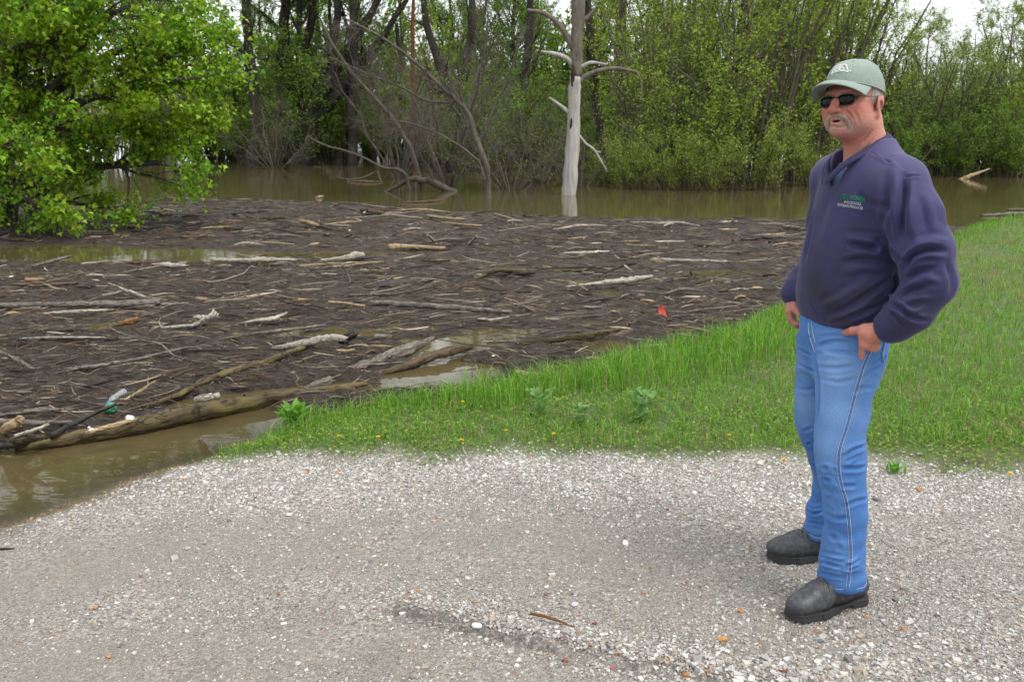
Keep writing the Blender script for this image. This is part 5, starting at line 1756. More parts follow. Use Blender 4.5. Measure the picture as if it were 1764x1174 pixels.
def sheet(fn, nu, nv, closed=False):
    """two-sided sheet: fn(u, v, side) with side 0 outer, 1 inner"""
    u = np.linspace(0, 1, nu, endpoint=not closed)
    v = np.linspace(0, 1, nv)
    U, Vv = np.meshgrid(u, v)
    A, Bq = fn(U, Vv, 0).reshape(-1, 3), fn(U, Vv, 1).reshape(-1, 3)
    m = nu * nv
    q = []
    cu = nu if closed else nu - 1
    i, j = np.meshgrid(np.arange(cu), np.arange(nv - 1))
    i, j = i.ravel(), j.ravel()
    i2 = (i + 1) % nu
    top = np.stack([j * nu + i, j * nu + i2, (j + 1) * nu + i2, (j + 1) * nu + i], -1)
    q += [top, top[:, ::-1] + m]
    k = np.arange(cu)
    k2 = (k + 1) % nu
    q.append(np.stack([k2, k, k + m, k2 + m], -1))
    e = (nv - 1) * nu
    q.append(np.stack([e + k, e + k2, e + k2 + m, e + k + m], -1))
    if not closed:
        r = np.arange(nv - 1) * nu
        q.append(np.stack([r, r + nu, r + nu + m, r + m], -1))
        r2 = r + nu - 1
        q.append(np.stack([r2 + nu, r2, r2 + m, r2 + nu + m], -1))
    return np.concatenate([A, Bq]), np.concatenate(q)


V, F = sheet(lambda u, v, s: to_m(crown(u * 2 * np.pi, v * .985, .0015 - .003 * s)), 96, 30, True)
V += .0008 * np.stack([vnoise(V[:, 0] * 60, V[:, 1] * 60, V[:, 2] * 60, seed=70 + i) for i in range(3)], -1)
cap = part('cap', V, F, M_CAP, person)


def bill(u, v, s):
    a = (u * 2 - 1)
    b = cap_base(a * 1.18)
    o = np.stack([.09 * np.sin(a * 1.33), -.05 - .122 * np.cos(a * 1.33), .04 - .035 * a ** 2], -1)
    P = b * (1 - v[..., None]) + o * v[..., None]
    P[..., 2] += .012 * np.sin(v * np.pi * .9) * (1 - a ** 2) + (.0 if s == 0 else -.0042)
    return to_m(P)


V, F = sheet(bill, 48, 14)
part('bill', V, F, M_CAP, cap)
rim = to_m(crown(np.linspace(0, 2 * np.pi, 73), np.full(73, .012), .0022))
V, F, _ = tubes(rim[None], np.full((1, 73), .0022), 5)
part('sweatband_edge', V, F, M_CAP, cap)
tq = to_m(CT + np.array((0, 0, .002)))
bt = Field(tq - .015, tq + .015, .0012)
bt.ball(tq, (.0075, .0075, .0035), 0)
V, F = bt.mesh()
part('button', V, F, M_CAP, cap)
for k in range(6):
    c = to_m(crown(np.array([np.pi / 6 + k * np.pi / 3]), np.array([.62]), .002))[0]
    nrm = norm(c - to_m(np.array((0, .01, .03))))
    a = norm(np.cross(nrm, (0, 0, 1.0)))
    b = np.cross(nrm, a)
    th = np.linspace(0, 2 * np.pi, 13)
    ring = c + .003 * (np.cos(th)[:, None] * a + np.sin(th)[:, None] * b)
    V, F, _ = tubes(ring[None], np.full((1, 13), .0009), 4)
    part('eyelet', V, F, M_CAP, cap)


def emblem_lines(sc):
    """rounded frame with two looped leaves on a stem"""
    th = np.linspace(0, 2 * np.pi, 17)
    frame = polyline([(-.031, -.017), (-.025, .004), (-.019, .017), (-.008, .02), (.008, .02), (.019, .017), (.025, .004), (.031, -.017), (.02, -.0135), (0, -.012), (-.02, -.0135), (-.031, -.017)], 60)
    l1 = np.stack([-.009 + .0085 * np.cos(th), -.003 + .0052 * np.sin(th) + .25 * .0085 * np.cos(th)], -1)
    l2 = np.stack([.009 + .0085 * np.cos(th), -.003 + .0052 * np.sin(th) - .25 * .0085 * np.cos(th)], -1)
    stem = polyline([(0, -.008), (-.001, .002), (.001, .015)], 8)
    bar = polyline([(-.012, .0065), (-.003, .011), (.004, .0085), (.012, .011)], 10)
    return [l * sc for l in (frame, l1, l2, stem, bar)]


parts_ = []
for l in emblem_lines(1.0):
    P = to_m(crown(l[:, 0] / .088, .36 + l[:, 1] * 6.6, .0022))
    V, F, _ = tubes(P[None], np.full((1, len(P)), .0016), 5)
    parts_.append((V, F, None))
th = np.linspace(0, 2 * np.pi, 9)
P = to_m(crown((.038 + .0015 * np.cos(th)) / .088, .36 + (-.0145 + .0015 * np.sin(th)) * 6.6, .0022))
parts_.append((*tubes(P[None], np.full((1, 9), .0013), 5)[:2], None))
V, F, _ = join(parts_)
part('emblem', V, F, M_WHITE, cap)

# --- sunglasses
glasses = None
fr = []
th = np.linspace(0, 2 * np.pi, 33)
lens_me = []
for s in (-1, 1):
    c = np.array((s * .033, -.0985, -.002))
    Q = np.array(Matrix.Rotation(s * math.radians(13), 3, 'Z'))
    sx = np.sign(np.cos(th)) * np.abs(np.cos(th)) ** .75 * .0265
    sz = np.sign(np.sin(th)) * np.abs(np.sin(th)) ** .75 * np.where(np.sin(th) > 0, .0145, .0185)
    ring = np.stack([sx, .0025 * (sx / .026) ** 2, sz], -1)
    ring = ring @ Q.T + c
    fr.append(ring)
    n = len(th) - 1
    bul = np.array((0, -.0022, 0)) @ Q.T
    inner = c + (ring[:-1] - c) * .55 + bul
    V = np.concatenate([ring[:-1], inner, [c + bul * 1.4], ring[:-1] - bul * .9, inner - bul * 1.2, [c - bul * .2]])
    i = np.arange(n)
    j = (i + 1) % n
    q = np.concatenate([np.stack([i, j, j + n, i + n], -1), np.stack([i, i + 2 * n + 1, j + 2 * n + 1, j], -1), np.stack([j + 2 * n + 1, i + 2 * n + 1, i + 3 * n + 1, j + 3 * n + 1], -1)])
    tri = np.concatenate([np.stack([i + n, j + n, np.full(n, 2 * n)], -1), np.stack([j + 3 * n + 1, i + 3 * n + 1, np.full(n, 4 * n + 1)], -1)])
    lens_me.append(mesh_np('lens', to_m(V), [q, tri], M_LENS, None, True))
bridge = polyline([fr[0][2], (-.004, -.108, .006), (.004, -.108, .006), fr[1][14]], 10)
V1, F1, _ = tubes(to_m(np.stack(fr)), np.full((2, 33), .0012), 5)
V2, F2, _ = tubes(to_m(bridge)[None], np.full((1, 10), .0012), 5)
V, F, _ = join([(V1, F1, None), (V2, F2, None)])
glasses = part('sunglasses', V, F, M_FRAME, person)
for me in lens_me:
    link('lens', me, glasses)
for s, r in ((-1, fr[0]), (1, fr[1])):
    a = r[16] if s < 0 else r[0]
    P = polyline([a + np.array((0, 0, .006)), (s * .068, -.078, .004), (s * .078, -.03, .005), (s * .081, .012, .006), (s * .083, .028, -.008)], 18)
    V, F, _ = tubes(to_m(P)[None], np.full((1, 18), .0013), 5)
    part('temple', V, F, M_FRAME, glasses)

# --- jeans
J = Field((-.24, -.34, .05), (.34, .44, 1.1), .0047)
J.loft([(.80, .028, .03, .112, .155), (.86, .03, .03, .126, .168), (.93, .032, .03, .138, .175), (1.0, .03, .03, .134, .17), (1.07, .03, .03, .125, .16)], YAW, .0)
LL = [(.90, .03, -.055, .104, .098), (.85, .026, -.062, .1, .096), (.777, .013, -.075, .089, .092), (.69, .008, -.088, .086, .088), (.616, -.001, -.098, .081, .083), (.558, .004, -.104, .086, .081), (.487, .013, -.11, .079, .077), (.416, .026, -.115, .075, .074), (.357, .036, -.12, .073, .073), (.29, .04, -.12, .071, .072), (.225, .036, -.12, .073, .073), (.164, .043, -.12, .081, .078), (.12, .043, -.12, .078, .076), (.088, .045, -.12, .076, .074)]
RL = [(.90, .015, .125, .1, .095), (.80, .012, .138, .092, .09), (.71, .012, .155, .085, .084), (.573, .02, .182, .079, .078), (.488, .052, .192, .075, .075), (.436, .08, .2, .073, .073), (.316, .117, .215, .07, .07), (.25, .113, .225, .07, .07), (.205, .104, .23, .074, .072), (.15, .102, .235, .073, .07), (.1, .103, .237, .072, .069)]
J.loft(LL, 0, .035, 2.15)
J.loft(RL, 0, .035, 2.15)
jV, jF = J.mesh()
jV = relax(jV, jF, 3, .5)
jN = vnormals(jV, jF)
low = smooth(.62, .1, jV[:, 2])
jV = jV + jN * (-.004 * np.abs(vnoise(jV[:, 0] * 11, jV[:, 1] * 11, jV[:, 2] * 20, seed=60)) * (.4 + low) + .0035 * vnoise(jV[:, 0] * 14, jV[:, 1] * 14, jV[:, 2] * 22, seed=61) * (.5 + low) + .0028 * low * np.sin(jV[:, 2] * 75 + 3 * vnoise(jV[:, 0] * 9, jV[:, 1] * 9, jV[:, 2] * 5, seed=62)) * smooth(.42, .2, jV[:, 2]))[:, None]
jV = folds(jV, jF, [
    ([(1391, 566), (1396, 588), (1402, 610)], .007, -.007), ([(1402, 606), (1409, 640), (1411, 690), (1407, 730)], .012, -.008),
    ([(1403, 598), (1435, 588), (1470, 590)], .008, -.0045), ([(1406, 612), (1440, 606), (1480, 610)], .008, -.0045), ([(1408, 630), (1440, 634), (1476, 628)], .009, -.004), ([(1411, 650), (1445, 658), (1478, 650)], .009, -.0035),
    ([(1410, 575), (1440, 572), (1470, 576)], .007, .003), ([(1374, 600), (1385, 606), (1398, 612)], .007, -.004), ([(1374, 625), (1388, 634), (1406, 640)], .008, -.004), ([(1372, 665), (1388, 672), (1404, 668)], .009, -.003),
    ([(1518, 630), (1500, 640), (1482, 652)], .009, -.004), ([(1504, 668), (1485, 668), (1470, 676)], .009, -.003), ([(1530, 605), (1512, 622), (1498, 634)], .008, -.003),
    ([(1492, 766), (1472, 774), (1452, 788)], .009, -.007), ([(1495, 784), (1475, 790), (1455, 800)], .008, .005), ([(1494, 800), (1475, 806), (1450, 806)], .009, -.006), ([(1402, 794), (1422, 806), (1442, 812)], .009, -.006),
    ([(1404, 806), (1424, 826), (1440, 850)], .009, -.006), ([(1408, 822), (1424, 850), (1434, 878)], .01, .005), ([(1494, 828), (1474, 836), (1450, 836)], .009, -.005), ([(1495, 858), (1478, 862), (1452, 872)], .009, -.004),
    ([(1420, 880), (1440, 892), (1462, 890)], .01, -.004), ([(1418, 905), (1436, 925), (1448, 950)], .011, -.005),
    ([(1411, 966), (1428, 970), (1448, 976)], .007, -.009), ([(1412, 952), (1432, 958), (1456, 962)], .008, .006), ([(1495, 952), (1480, 964), (1458, 974)], .007, -.009), ([(1496, 972), (1478, 980), (1452, 984)], .008, .006), ([(1412, 985), (1432, 990), (1456, 994)], .007, -.005),
    ([(1370, 735), (1384, 742), (1400, 735)], .008, -.005), ([(1383, 762), (1394, 764), (1402, 758)], .007, -.005), ([(1394, 790), (1402, 800), (1408, 806)], .007, -.004),
    ([(1390, 878), (1402, 884), (1416, 880)], .007, -.009), ([(1393, 866), (1404, 872), (1417, 868)], .007, .006), ([(1388, 896), (1402, 900), (1416, 902)], .007, -.004)])
jb = bvh_of(jV, jF)
fade = np.zeros(len(jV))
for px, py, w, a in ((1440, 650, .1, .75), (1440, 700, .09, .65), (1388, 700, .07, .6), (1425, 760, .07, .6), (1385, 640, .06, .4), (1470, 600, .07, .3), (1480, 720, .06, .35), (1440, 860, .07, .2), (1440, 960, .06, .25)):
    c = pick(jb, px, py)[0]
    if c is not None:
        fade = np.maximum(fade, a * np.exp(-(((jV - c) / np.array((w, w, w * 1.3))) ** 2).sum(1)))
fade = np.clip(fade + .12 * fbm(jV[:, 0] * 18, jV[:, 1] * 18, jV[:, 2] * 18, seed=63), 0, .9)
dusk = np.clip(.35 * fbm(jV[:, 0] * 7, jV[:, 1] * 7, jV[:, 2] * 5, seed=64) + .35 * np.exp(-((jV[:, 2] - .1) / .02) ** 2), 0, .6)
jeans = part('jeans', jV, jF, M_DENIM, person, dict(fade=fade, dusk=dusk))


def on_cloth(bvh, pix, lift=.0015):
    out = []
    for p in pix:
        c, n = pick(bvh, *p)
        if c is not None:
            out.append(c + n * lift)
    return np.array(out)


def seam(bvh, pix, r, mat, name, parent, n=40, lift=.0012, flat=.5):
    q = polyline([np.array(p, float) for p in pix], n)
    P = on_cloth(bvh, q, lift)
    if len(P) < 3:
        return
    V, F, _ = tubes(P[None], np.full((1, len(P)), r), 5)
    part(name, V, F, mat, parent)


SEAM = [(1505, 598), (1489, 634), (1475, 682), (1462, 733), (1450, 770), (1447, 800), (1451, 830), (1460, 862), (1464, 890), (1467, 930), (1468, 960), (1466, 985), (1463, 1010)]
seam(jb, SEAM, .001, M_STITCH, 'stitch_line', jeans, 110)
seam(jb, [(x_ - 5.5, y_ - 1) for x_, y_ in SEAM], .0008, M_STITCH, 'stitch_line', jeans, 110)
M_DENIM_DARK = mat_cloth('dark_denim_edge', (.03, .085, .24), (.05, .13, .34), 500)
M_SEAM = mat_cloth('puckered_denim', (.045, .12, .33), (.09, .2, .45), 260)
q = polyline([np.array(p, float) for p in SEAM], 300)                     # puckered ridge between the two stitch lines
P = on_cloth(jb, [(x_ - 2.7, y_) for x_, y_ in q], .0006)
t_ = np.arange(len(P))
V, F, _ = tubes(P[None], (.0016 + .0008 * np.sin(t_ * 1.15))[None], 5)
part('side_seam', V, F, M_SEAM, jeans)
seam(jb, [(1393, 556), (1394, 575), (1399, 592), (1404, 606)], .0016, M_STITCH, 'fly_stitching', jeans, 20)
seam(jb, [(1398, 556), (1401, 574), (1405, 590)], .0012, M_STITCH, 'fly_stitching', jeans, 20)
seam(jb, [(1455, 556), (1458, 566), (1466, 574), (1480, 578), (1500, 575)], .0016, M_STITCH, 'pocket_edge', jeans, 24)
seam(jb, [(1523, 588), (1520, 600), (1518, 612), (1520, 624), (1527, 612)], .0012, M_DENIM_DARK, 'back_pocket', jeans, 24)
seam(jb, [(1526, 586), (1523, 600), (1521, 612), (1523, 622)], .001, M_STITCH, 'back_pocket_stitching', jeans, 24)
# hems: a folded band round each leg opening
for rows in (LL, RL):
    z, cx, cy, rx_, ry_ = rows[-1]
    th = np.linspace(0, 2 * np.pi, 61)
    prof = [(-.002, .0), (.0022, .0), (.003, .006), (.0026, .016), (.0008, .019), (-.002, .018)]
    rings = []
    for off, dz in prof:
        rings.append(np.stack([cx + (rx_ + off) * np.sign(np.cos(th)) * np.abs(np.cos(th)) ** .93, cy + (ry_ + off) * np.sign(np.sin(th)) * np.abs(np.sin(th)) ** .93, z + dz - .001 + .004 * np.cos(th - .5) + .0015 * np.sin(th * 9)], -1))
    V = np.array(rings)
    k_, n2 = V.shape[:2]
    i, j = np.meshgrid(np.arange(n2 - 1), np.arange(k_ - 1))
    F = np.stack([j * n2 + i, j * n2 + i + 1, (j + 1) * n2 + i + 1, (j + 1) * n2 + i], -1).reshape(-1, 4)
    part('hem', V.reshape(-1, 3), F, M_DENIM_DARK, jeans)
    V, F, _ = tubes((np.array(rings[3]) + np.array((0, 0, .001)))[None], np.full((1, 61), .0007), 4)
    part('hem_stitching', V, F, M_STITCH, jeans)

# --- boots
def boot(heel, toe, idx):
    heel, toe = np.array(heel, float), np.array(toe, float)
    u = norm(toe - heel)
    L = np.linalg.norm(toe - heel)
    k = L / .335
    R = np.array([[u[0], -u[1], 0], [u[1], u[0], 0], [0, 0, 1]])
    c = np.array((heel[0], heel[1], 0))
    lo, hi = np.minimum(heel, toe) - .1, np.maximum(heel, toe) + .1
    S = Field((*lo, -.01), (*hi, .3), .0032)
    S.frame(R, c)
    S.ball((.272 * k, 0, .047), (.064, .047, .038), 0)
    S.ball((.215 * k, 0, .055), (.06, .05, .05), .03)
    S.cone((.2 * k, 0, .068), (.105 * k, 0, .105), .04, .047, .03)
    S.cone((.095 * k, 0, .1), (.11 * k, 0, .22), .044, .04, .03)
    S.ball((.05 * k, 0, .06), (.05, .041, .045), .03)
    S.ball((.12 * k, 0, .05), (.08, .04, .04), .02)
    S.put((-.1, -.1, -.1), (.5, .1, .4), lambda x, y, z: z - .022, 0, 'sub')
    V, F = S.mesh()
    V = relax(V, F, 2, .5)
    N = vnormals(V, F)
    lx = (V - c) @ R
    cre = np.exp(-((lx[:, 0] - .2 * k) / .035) ** 2) * smooth(.045, .08, lx[:, 2])
    V = V + N * (.0012 * vnoise(V[:, 0] * 40, V[:, 1] * 40, V[:, 2] * 40, seed=90 + idx) + .0024 * cre * np.sin(lx[:, 0] * 330 + 4 * vnoise(lx[:, 1] * 25, lx[:, 0] * 12, seed=91)) - .002 * np.exp(-((lx[:, 2] - .034) / .004) ** 2))[:, None]
    o = part('boot', V, F, M_BOOT, person)
    if idx == 1:
        o['label'] = 'far boot with a brown lace loop'
    # sole: outline swept upward, heel block separate from the forefoot
    D = Field((*lo, -.01), (*hi, .05), .003)
    D.frame(R, c)

    def outline(x, y):
        a = np.hypot(x - .042 * k, y) - .04
        b = np.hypot(x - .225 * k, y + .002) - .0525
        d = np.hypot(x - .282 * k, y + .003) - .046
        t = np.clip((x - .042 * k) / (.183 * k), 0, 1)
        m = np.abs(y) + 0 * x - (.038 + .012 * t) + 10 * (np.abs(x - .13 * k) > .1 * k)
        return smin(smin(smin(a, b, .03), d, .03), m, .02)
    D.put((-.02, -.08, -.005), (.4, .08, .034), lambda x, y, z: np.maximum(outline(x, y) - .004 * smooth(.02, .0, z), np.maximum(.001 + .012 * smooth(.085, .1, x / k) * smooth(.16, .13, x / k) + .006 * smooth(.29, .335, x / k) - z, z - (.026 + .003 * smooth(.25, .33, x / k)))), 0)
    V, F = D.mesh()
    V = relax(V, F, 1, .4)
    part('sole', V, F, M_SOLE, o)
    return o, R, c, k


b0 = boot((.158, -.062), (-.172, -.218), 0)
b1 = boot((.205, .252), (-.112, .222), 1)
for (o, R, c, k), zz, loop in ((b1, .135, True), (b0, .14, False)):
    pts = [(.135 * k, .02, zz - .012), (.15 * k, .03, zz - .002), (.178 * k, .035, zz - .008), (.188 * k, .025, zz - .026), (.165 * k, .012, zz - .022), (.14 * k, .0, zz - .008)] if loop else [(.14 * k, .045, zz - .02), (.155 * k, .02, zz - .008), (.158 * k, -.01, zz - .009), (.145 * k, -.04, zz - .018)]
    P = polyline(pts, 24) @ R.T + c
    V, F, _ = tubes(P[None], np.full((1, 24), .0022), 5)
    part('lace', V, F, M_LACE, o)
    if loop:
        P = polyline([(.128 * k, .05, zz - .02), (.122 * k, .055, zz - .045), (.13 * k, .057, zz - .07)], 12) @ R.T + c
        V, F, _ = tubes(P[None], np.full((1, 12), .0022), 5)
        part('lace', V, F, M_LACE, o)

# --- sweatshirt
S = Field((-.24, -.4, .9), (.36, .46, 1.66), .0047)
S.loft([(.985, .034, .03, .13, .168), (1.0, .034, .03, .139, .18), (1.03, .031, .03, .147, .189), (1.08, .028, .03, .151, .193), (1.14, .03, .03, .15, .193), (1.2, .033, .03, .147, .191), (1.3, .046, .03, .14, .192), (1.38, .055, .03, .13, .193), (1.45, .058, .03, .118, .188), (1.5, .058, .03, .11, .158), (1.545, .056, .028, .094, .116), (1.588, .05, .026, .077, .09)], YAW, 0, 2.1)
S.cone((.06, .0, 1.53), (.093, -.148, 1.455), .062, .08, .04)
S.cone((.055, .06, 1.53), (.024, .205, 1.455), .062, .078, .04)
S.chain([(.093, -.15, 1.445), (.124, -.195, 1.36), (.152, -.236, 1.26), (.17, -.254, 1.165)], [.081, .08, .077, .073], .035)
S.chain([(.17, -.254, 1.16), (.128, -.245, 1.075), (.088, -.222, 1.025), (.076, -.214, 1.014)], [.072, .063, .051, .043], .03)
S.chain([(.024, .205, 1.44), (.05, .29, 1.3), (.055, .325, 1.16)], [.08, .076, .07], .035)
S.chain([(.055, .325, 1.155), (-.035, .262, 1.08), (-.075, .222, 1.05), (-.083, .216, 1.043)], [.066, .055, .046, .041], .03)
# neck opening: a teardrop that ends in a V, cut by a plane sloping from the nape down to the breastbone
COLL = [(.108, .02, 1.594), (.094, -.028, 1.586), (.056, -.056, 1.57), (.015, -.065, 1.545), (-.028, -.056, 1.515), (-.055, -.036, 1.485), (-.078, -.008, 1.447)]
COLR = [(.108, .02, 1.594), (.09, .073, 1.586), (.048, .098, 1.57), (.003, .1, 1.545), (-.038, .08, 1.515), (-.062, .048, 1.485), (-.078, -.008, 1.447)]
DROP = np.array([p[:2] for p in polyline(COLL, 24)] + [p[:2] for p in polyline(COLR, 24)[-2:0:-1]])
COLP = np.array(sorted([(p[0], p[2]) for p in COLL]))


def plane_z(x):
    return np.interp(x, np.append(COLP[:, 0], .3), np.append(COLP[:, 1], 1.56)).astype(np.float32)


S.put((-.1, -.12, 1.4), (.2, .17, 1.68), lambda x, y, z: np.maximum(np.maximum(plane_z(x) + .016 + .022 * smooth(.02, -.05, x) - z, np.abs(y - .02) - .13), x - .2) + 0 * z, .02, 'sub')
S.put((-.12, -.12, 1.36), (.16, .16, 1.68), lambda x, y, z: np.maximum(-poly_sd(DROP, x[:, :, 0] + 0 * y[:, :, 0], y[:, :, 0] + 0 * x[:, :, 0]).astype(np.float32)[:, :, None] + .014, plane_z(x) - .05 - z), .004, 'sub')
sV, sF = S.mesh()
sV = relax(sV, sF, 3, .5)
sN = vnormals(sV, sF)
lat = smooth(-.12, -.2, sV[:, 1])
sV = sV + sN * (0.003 * vnoise(sV[:, 0] * 7, sV[:, 1] * 7, sV[:, 2] * 5, seed=65) + .0007 * vnoise(sV[:, 0] * 26, sV[:, 1] * 26, sV[:, 2] * 18, seed=66))[:, None]
sV = folds(sV, sF, [
    ([(1560, 306), (1556, 340), (1553, 380), (1552, 415)], .014, -.012), ([(1540, 286), (1545, 330), (1540, 380)], .016, .007), ([(1522, 300), (1528, 350), (1520, 395)], .014, -.005),
    ([(1466, 421), (1500, 427), (1540, 435), (1558, 452)], .012, -.011), ([(1455, 410), (1495, 412), (1535, 416)], .014, .007), ([(1448, 452), (1490, 446), (1535, 452)], .012, -.006), ([(1450, 470), (1490, 462), (1530, 466)], .014, .005),
    ([(1541, 472), (1538, 500), (1528, 526)], .01, -.01), ([(1420, 546), (1462, 528), (1505, 500), (1535, 478)], .012, -.007), ([(1412, 530), (1450, 512), (1500, 482)], .016, .006), ([(1435, 556), (1480, 540), (1525, 520)], .011, -.006), ([(1396, 520), (1410, 545), (1432, 556)], .011, -.004),
    ([(1560, 462), (1572, 440), (1600, 430), (1632, 434)], .011, -.013), ([(1572, 424), (1600, 414), (1634, 416)], .014, .007), ([(1562, 482), (1584, 466), (1612, 462)], .011, -.008), ([(1566, 494), (1590, 480), (1620, 484)], .012, .006),
    ([(1546, 512), (1572, 498), (1598, 494)], .01, -.008), ([(1552, 524), (1576, 514), (1606, 512)], .011, .006), ([(1534, 522), (1552, 530), (1572, 546), (1600, 552)], .009, -.009), ([(1530, 536), (1546, 548), (1560, 566)], .008, -.006), ([(1545, 520), (1566, 534), (1590, 532)], .009, .006),
    ([(1610, 320), (1622, 350), (1630, 390)], .02, .004), ([(1580, 330), (1592, 370), (1598, 405)], .016, -.005), ([(1566, 350), (1572, 390), (1580, 420)], .014, .005), ([(1630, 450), (1640, 480), (1636, 505)], .014, -.005),
    ([(1500, 262), (1530, 278), (1562, 304)], .0045, -.004), ([(1562, 304), (1586, 303), (1612, 313)], .0045, -.004), ([(1440, 340), (1430, 380), (1424, 420)], .03, .004), ([(1474, 330), (1500, 350), (1540, 360)], .014, -.004),
    ([(1404, 352), (1396, 400), (1386, 450)], .016, -.005), ([(1388, 560), (1420, 566), (1460, 566), (1500, 558)], .007, -.006)])
sb_ = bvh_of(sV, sF)
dirt = np.zeros(len(sV))
for px, py, w, a in ((1400, 490, .06, .75), (1425, 520, .07, .7), (1450, 470, .08, .45), (1410, 440, .05, .4), (1480, 510, .07, .5), (1440, 545, .06, .6), (1590, 520, .05, .4), (1550, 560, .04, .5), (1470, 395, .03, .3)):
    c = pick(sb_, px, py)[0]
    if c is not None:
        dirt = np.maximum(dirt, a * np.exp(-(((sV - c) / w) ** 2).sum(1)))
dirt = np.clip(dirt * (1 + .9 * fbm(sV[:, 0] * 22, sV[:, 1] * 22, sV[:, 2] * 22, seed=67)), 0, .85)
fade_lit = np.clip(smooth(1.36, 1.52, sV[:, 2]) * .5 + .28 * smooth(.14, .24, sV[:, 0]) * smooth(-.15, -.28, sV[:, 1]) + .15 * fbm(sV[:, 0] * 10, sV[:, 1] * 10, sV[:, 2] * 10, seed=68), 0, .6)  # shoulders faded paler; light from the right painted along the outer sleeve edge
shirt = part('sweatshirt', sV, sF, M_SHIRT, person, dict(dirt=dirt, fade=fade_lit))


def ribbon(P, Nn, width, thick, name, mat, parent, closed=False):
    """flat padded band along P lying on normals Nn"""
    T = norm(np.gradient(P, axis=0))
    Bn = norm(np.cross(Nn, T))
    prof = [(-.5, -.6), (-.48, .5), (-.3, 1), (0, 1.12), (.3, 1), (.48, .5), (.5, -.6)]
    V = np.stack([P + Bn * (a * width) + Nn * (b * thick) for a, b in prof], 1)
    m, k_ = V.shape[:2]
    i, j = np.meshgrid(np.arange(m - 1), np.arange(k_ - 1), indexing='ij')
    i, j = i.ravel(), j.ravel()
    F = np.stack([i * k_ + j, (i + 1) * k_ + j, (i + 1) * k_ + j + 1, i * k_ + j + 1], -1)
    return part(name, V.reshape(-1, 3), F, mat, parent)


# collar: two arms from the nape meeting at the V
NA = np.array((.03, .022))
for pth in (COLL, COLR):
    P = polyline(pth, 44)
    rad = norm(np.concatenate([P[:, :2] - NA, np.zeros((len(P), 1))], 1))
    u = np.linspace(0, 1, len(P))[:, None]
    Nn = norm(rad * (1 - u) * .8 + rad * u * .35 + np.array((-.7, -.12, .0)) * smooth(.5, 1, u) + np.array((0, 0, .72)))
    ribbon(P + Nn * .006 + rad * .003, Nn, .027, .005, 'collar', M_RIB, shirt)


def tube_band(a, b, ra, rb, name, mat, parent, ribs=40):
    a, b = np.array(a, float), np.array(b, float)
    n = norm(b - a)
    u = norm(np.cross(n, (0, 0, 1.0)))
    w = np.cross(n, u)
    th = np.linspace(0, 2 * np.pi, ribs * 3 + 1)
    rows = []
    for t, dr in ((-.05, -.012), (0, -.001), (.06, .001), (.5, .0015), (.95, .001), (1, -.002), (.97, -.008), (.6, -.012)):
        r = (ra + (rb - ra) * t) + dr + .0007 * np.cos(th * ribs)
        rows.append(a + n * (t * np.linalg.norm(b - a)) + r[:, None] * (np.cos(th)[:, None] * u + np.sin(th)[:, None] * w))
    V = np.array(rows)
    k_, m = V.shape[:2]
    i, j = np.meshgrid(np.arange(m - 1), np.arange(k_ - 1))
    F = np.stack([j * m + i, (j + 1) * m + i, (j + 1) * m + i + 1, j * m + i + 1], -1).reshape(-1, 4)
    return part(name, V.reshape(-1, 3), F, mat, parent)


tube_band((.094, -.224, 1.03), (.056, -.203, .998), .0475, .039, 'cuff', M_RIB, shirt)
tube_band((-.068, .228, 1.056), (-.094, .21, 1.022), .043, .036, 'cuff', M_RIB, shirt)

U = Field((-.15, -.15, 1.36), (.2, .2, 1.6), .004)
U.loft([(1.38, .055, .028, .1, .14), (1.44, .05, .03, .098, .11), (1.48, .045, .036, .084, .082), (1.51, .042, .04, .066, .066)], YAW, 0)
uV, uF = U.mesh()
part('undershirt', uV, uF, M_UNDER, person)

# --- chest print, laid on the cloth
def decal_text(txt, px, py, size, dpx, dpy, mat, name):
    """dpx, dpy: photograph direction the line runs in; letters follow the surface"""
    cu = bpy.data.curves.new('chest_print', 'FONT')
    cu.body = txt
    cu.size = 1.0
    cu.offset = .012
    cu.resolution_u = 3
    ob = bpy.data.objects.new('chest_print', cu)
    coll.objects.link(ob)
    dg = bpy.context.evaluated_depsgraph_get()
    me = bpy.data.meshes.new_from_object(ob.evaluated_get(dg))
    bpy.data.objects.remove(ob)
    n = len(me.vertices)
    co = np.zeros(n * 3)
    me.vertices.foreach_get('co', co)
    co = co.reshape(-1, 3)
    w = co[:, 0].max()
    L = math.hypot(dpx, dpy)
    ux, uy = dpx / L, dpy / L
    s = L / w
    hy = size / .72
    out = np.zeros((n, 3))
    for i in range(n):
        a, b = co[i, 0] * s, co[i, 1] * hy
        c, nn = pick(sb_, px + ux * a + .06 * b, py + uy * a - b)
        if c is None:
            c, nn = pick(sb_, px, py)
        out[i] = c + nn * .0013
    me.vertices.foreach_set('co', out.ravel())
    me.materials.append(mat)
    me.update()
    o = link(name, me, shirt)
    return o


